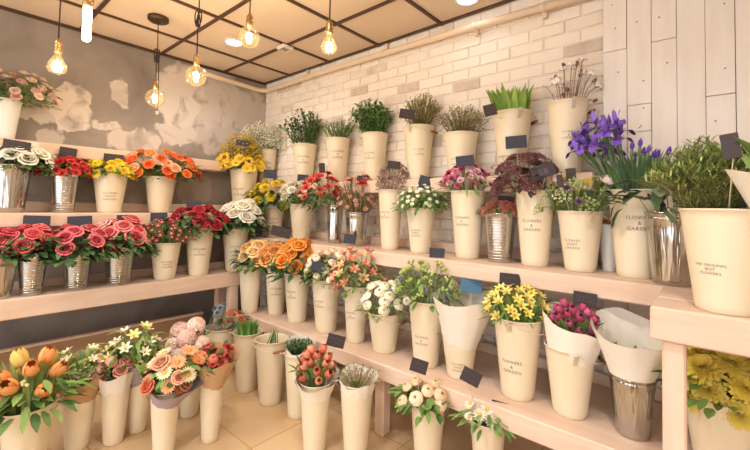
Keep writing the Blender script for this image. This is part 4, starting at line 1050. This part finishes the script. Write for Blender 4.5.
B('s4', 'sunflower_bouquet', 'yellow sunflowers under a plume of fluffy golden twigs near the corner', 'flowers', [('daisy', [('#EDC02A', '#4A3420', 20, .34), ('#F0C836', '#C89A2C', 20, .34)], 12, .055, .1, .42, dict(side='front', face=1)), ('dots', ['#E2B82E', '#D2A82C', '#A8983C'], 900, .010, .2, 1)], [('sprig', ['#A89A44', '#8C8840'], 36, .03, .007, dict(nl=20)), ('oval', DK, 24, .06, .03, dict(z=(-.1, .3)))],
  'cream bucket holding sunflowers near the room corner', FG, -.45, .48, .8)
PK = [('#D65C68',), ('#DB6E74',), ('#C84A58',)]
B('l0', 'loose_pink_rose_bouquet', 'pink roses in plain metal bucket, cut off at the picture edge', 'flowers', [('rose', PK, 9, .05, .25, 1)], [('oval', DK, 50, .07, .04, dict(z=(-.2, .6)))], 'plain metal bucket with pink roses at the picture edge')
B('l1', 'coral_rose_bouquet', 'sparse bouquet of long coral pink roses in ribbed bucket beside plain bucket', 'flowers', [('rose', [('#DC5A60',), ('#E07070',)], 10, .043, .2, 1)], [('oval', DK, 110, .07, .04, dict(z=(-.3, .7)))], 'ribbed metal bucket holding sparse coral pink roses')
B('l2', 'raspberry_rose_bouquet', 'wide bouquet of raspberry pink veined roses with dark drooping leaves', 'flowers', [('rose', [('#C2404E', '#D4626C'), ('#CB5060', '#DA7078')], 20, .045, .15, 1)], [('oval', DK, 150, .08, .05, dict(z=(-.35, .6)))], 'ribbed metal bucket holding wide raspberry roses', None, grip=PI/2)
B('l3', 'pale_pink_rose_bouquet', 'bouquet of large pink and blush roses in widest ribbed bucket', 'flowers', [('rose', [('#DE6A70', '#E88E8C'), ('#E9A8A2', '#EDBAB2'), ('#D45860', '#E07A7C')], 15, .055, .25, 1)], [('oval', DK, 110, .08, .045, dict(z=(-.3, .55)))], 'widest ribbed metal bucket holding large blush roses')
B('l4', 'crimson_wax_flower_bouquet', 'bouquet of many tiny crimson blossoms', 'flowers', [('daisy', [('#A02C3C', '#D8A09C', 7, .3), ('#B23C48', '#E0B0A8', 7, .3), ('#8E2434', '#C88C88', 7, .3)], 90, .021, .15, 1)], [('sprig', DK + MD, 40, .03, .008, dict(nl=16))], 'cream bucket holding tiny crimson blossoms', FS, .2, .42, .75)
B('l5', 'dark_red_rose_bouquet', 'bouquet of velvety dark red roses', 'flowers', [('rose', [('#9E1C2C',), ('#AE2634',)], 20, .046, .25, 1)], [('oval', DK, 120, .08, .05, dict(z=(-.35, .6)))], 'cream bucket holding dark red roses', FG, .05, .5, .8)
B('l6', 'large_white_rose_bouquet', 'bouquet of large white roses at the end of the bench next to red roses', 'flowers', [('rose', [('#F3EEE2',), ('#EFE8D4',)], 14, .058, .35, 1)], [('oval', DK, 110, .085, .05, dict(z=(-.35, .55)))], 'cream bucket holding large white roses at the bench end', FG, 0, .5, .8)
# price cards
PC = [('k_t4', 't4', 'slate price card tilted in the olive green heather'), ('k_t6', 't6', 'tilted slate price card against the broad green leaves'), ('k_m9back', 'm9', 'dark blue price card above the burgundy sedum', 'bluecard'),
 ('k_m7', 'm7', 'dark blue price card in the magenta carnations', 'bluecard'), ('k_m5', 'm5', 'price card in the dusty mauve statice'), ('k_m6', 'm6', 'dark blue price card tilted in the white button daisies', 'bluecard'),
 ('k_m9', 'm9', 'large black price card tilted steeply at the sedum edge', 'card', '58'), ('k_m10a', 'm10', 'narrow dark price card seen edge-on in the lacy wildflowers'), ('k_m10b', 'm10', 'small upright dark price card behind the lacy wildflowers'),
 ('k_m8', 'm8', 'dark price card behind the low coral pink flowers'), ('k_m1', 'm1', 'dark price card above yellow chrysanthemums near the gypsophila', 'bluecard'), ('k_m2', 'm2', 'blue-grey price card above the shaggy white chrysanthemums', 'bluecard'),
 ('k_m3', 'm3', 'thin upright dark price card above coral red carnations'), ('k_m4', 'm4', 'small grey price card in the pink wax flowers'), ('k_s4', 's4', 'black price card in the golden twigs above the sunflowers'),
 ('k_b1', 'b3', 'wide tilted slate price card above the orange roses'), ('k_m4low', 'b5', 'small blue-black price card below the shiny wax flower bucket', 'bluecard'), ('k_b4', 'b4', 'grey-blue price card in the small white spray roses', 'bluecard'),
 ('k_b7', 'b7', 'dark blue price card standing above the pale green buds', 'bluecard'), ('k_b8', 'b8', 'light blue price card above the tall white paper wrap', 'skycard'), ('k_b9', 'b9', 'dark price card above the yellow freesias'),
 ('k_b10', 'b10', 'dark price card above the deep pink tulips'), ('k_f5', 'f5', 'brown-black price card tilted behind the salmon tulips'), ('k_b7low', 'f7', 'tilted grey price card at the bench edge under the green bud bucket'),
 ('k_b8low', 'f8', 'steeply tilted grey price card at the bench edge under the paper wrap'), ('k_f8', 'f8', 'dark price card low over the white daisies'), ('k_n1', 'n1', 'tall narrow dark price card in the rosemary'),
 ('k_u1', 's0', 'wide black price card in the white roses beneath the highest shelf'), ('k_s1', 's1', 'black price card in the small scarlet carnations'), ('k_s2', 's2', 'black price card above the bright yellow chrysanthemums'),
 ('k_l1', 'l1', 'blue price card above the sparse coral pink roses', 'bluecard'), ('k_l2', 'l2', 'blue-grey price card above the raspberry roses', 'bluecard'), ('k_l3', 'l3', 'dark price card above the large blush roses'),
 ('k_l4', 'l4', 'blue-grey price card above the tiny crimson blossoms', 'bluecard'), ('k_l5', 'l5', 'small blue-grey price card behind the dark red roses', 'bluecard')]
for row in PC: price_card(row[0], row[1], row[2], *(row[3:]))
# ------------------------------------------------------------------ light and camera
w = bpy.data.worlds.new('daylight'); sc.world = w; w.use_nodes = True
bg = w.node_tree.nodes['Background']; bg.inputs[0].default_value = (.96, .98, 1, 1); bg.inputs[1].default_value = 2.0
def spot(x, y, p, col=(1, .975, .94), ang=150):
    L = bpy.data.lights.new('downlight', 'SPOT'); L.energy = p; L.color = col; L.spot_size = math.radians(ang); L.spot_blend = .6; L.shadow_soft_size = .08
    link('downlight', L, None, (x, y, H-.03))
for (x, y, p) in ((.748, -.807, 18), (2.56, -.2, .5), (1.36, -2.6, 30), (2.56, -1.75, 40), (3.76, -1.75, 40), (2.56, -3.5, 50), (4.3, -3.5, 50), (1.36, -4.4, 40)): spot(x, y, p)
cam = bpy.data.cameras.new('camera'); cam.sensor_width = 36; cam.lens = 386.738*36/750; cam.shift_x = (375-370.402)/750; cam.shift_y = -(225-192.725)/750; cam.clip_start = .05
co = bpy.data.objects.new('camera', cam); COL.objects.link(co)
r_ = Vector((0.75175272, 0.65912178, 0.02064772)); u_ = Vector((0.00882914, -0.04136802, 0.99910497)); f_ = Vector((-0.659386, 0.75089757, 0.036918))
co.matrix_world = Matrix.Translation(CAM) @ Matrix((r_, u_, -f_)).transposed().to_4x4()
sc.camera = co
sc.view_settings.view_transform = 'Standard'; sc.view_settings.look = 'None'; sc.view_settings.gamma = 1; sc.view_settings.use_curve_mapping = False
sc.view_settings.exposure = .56
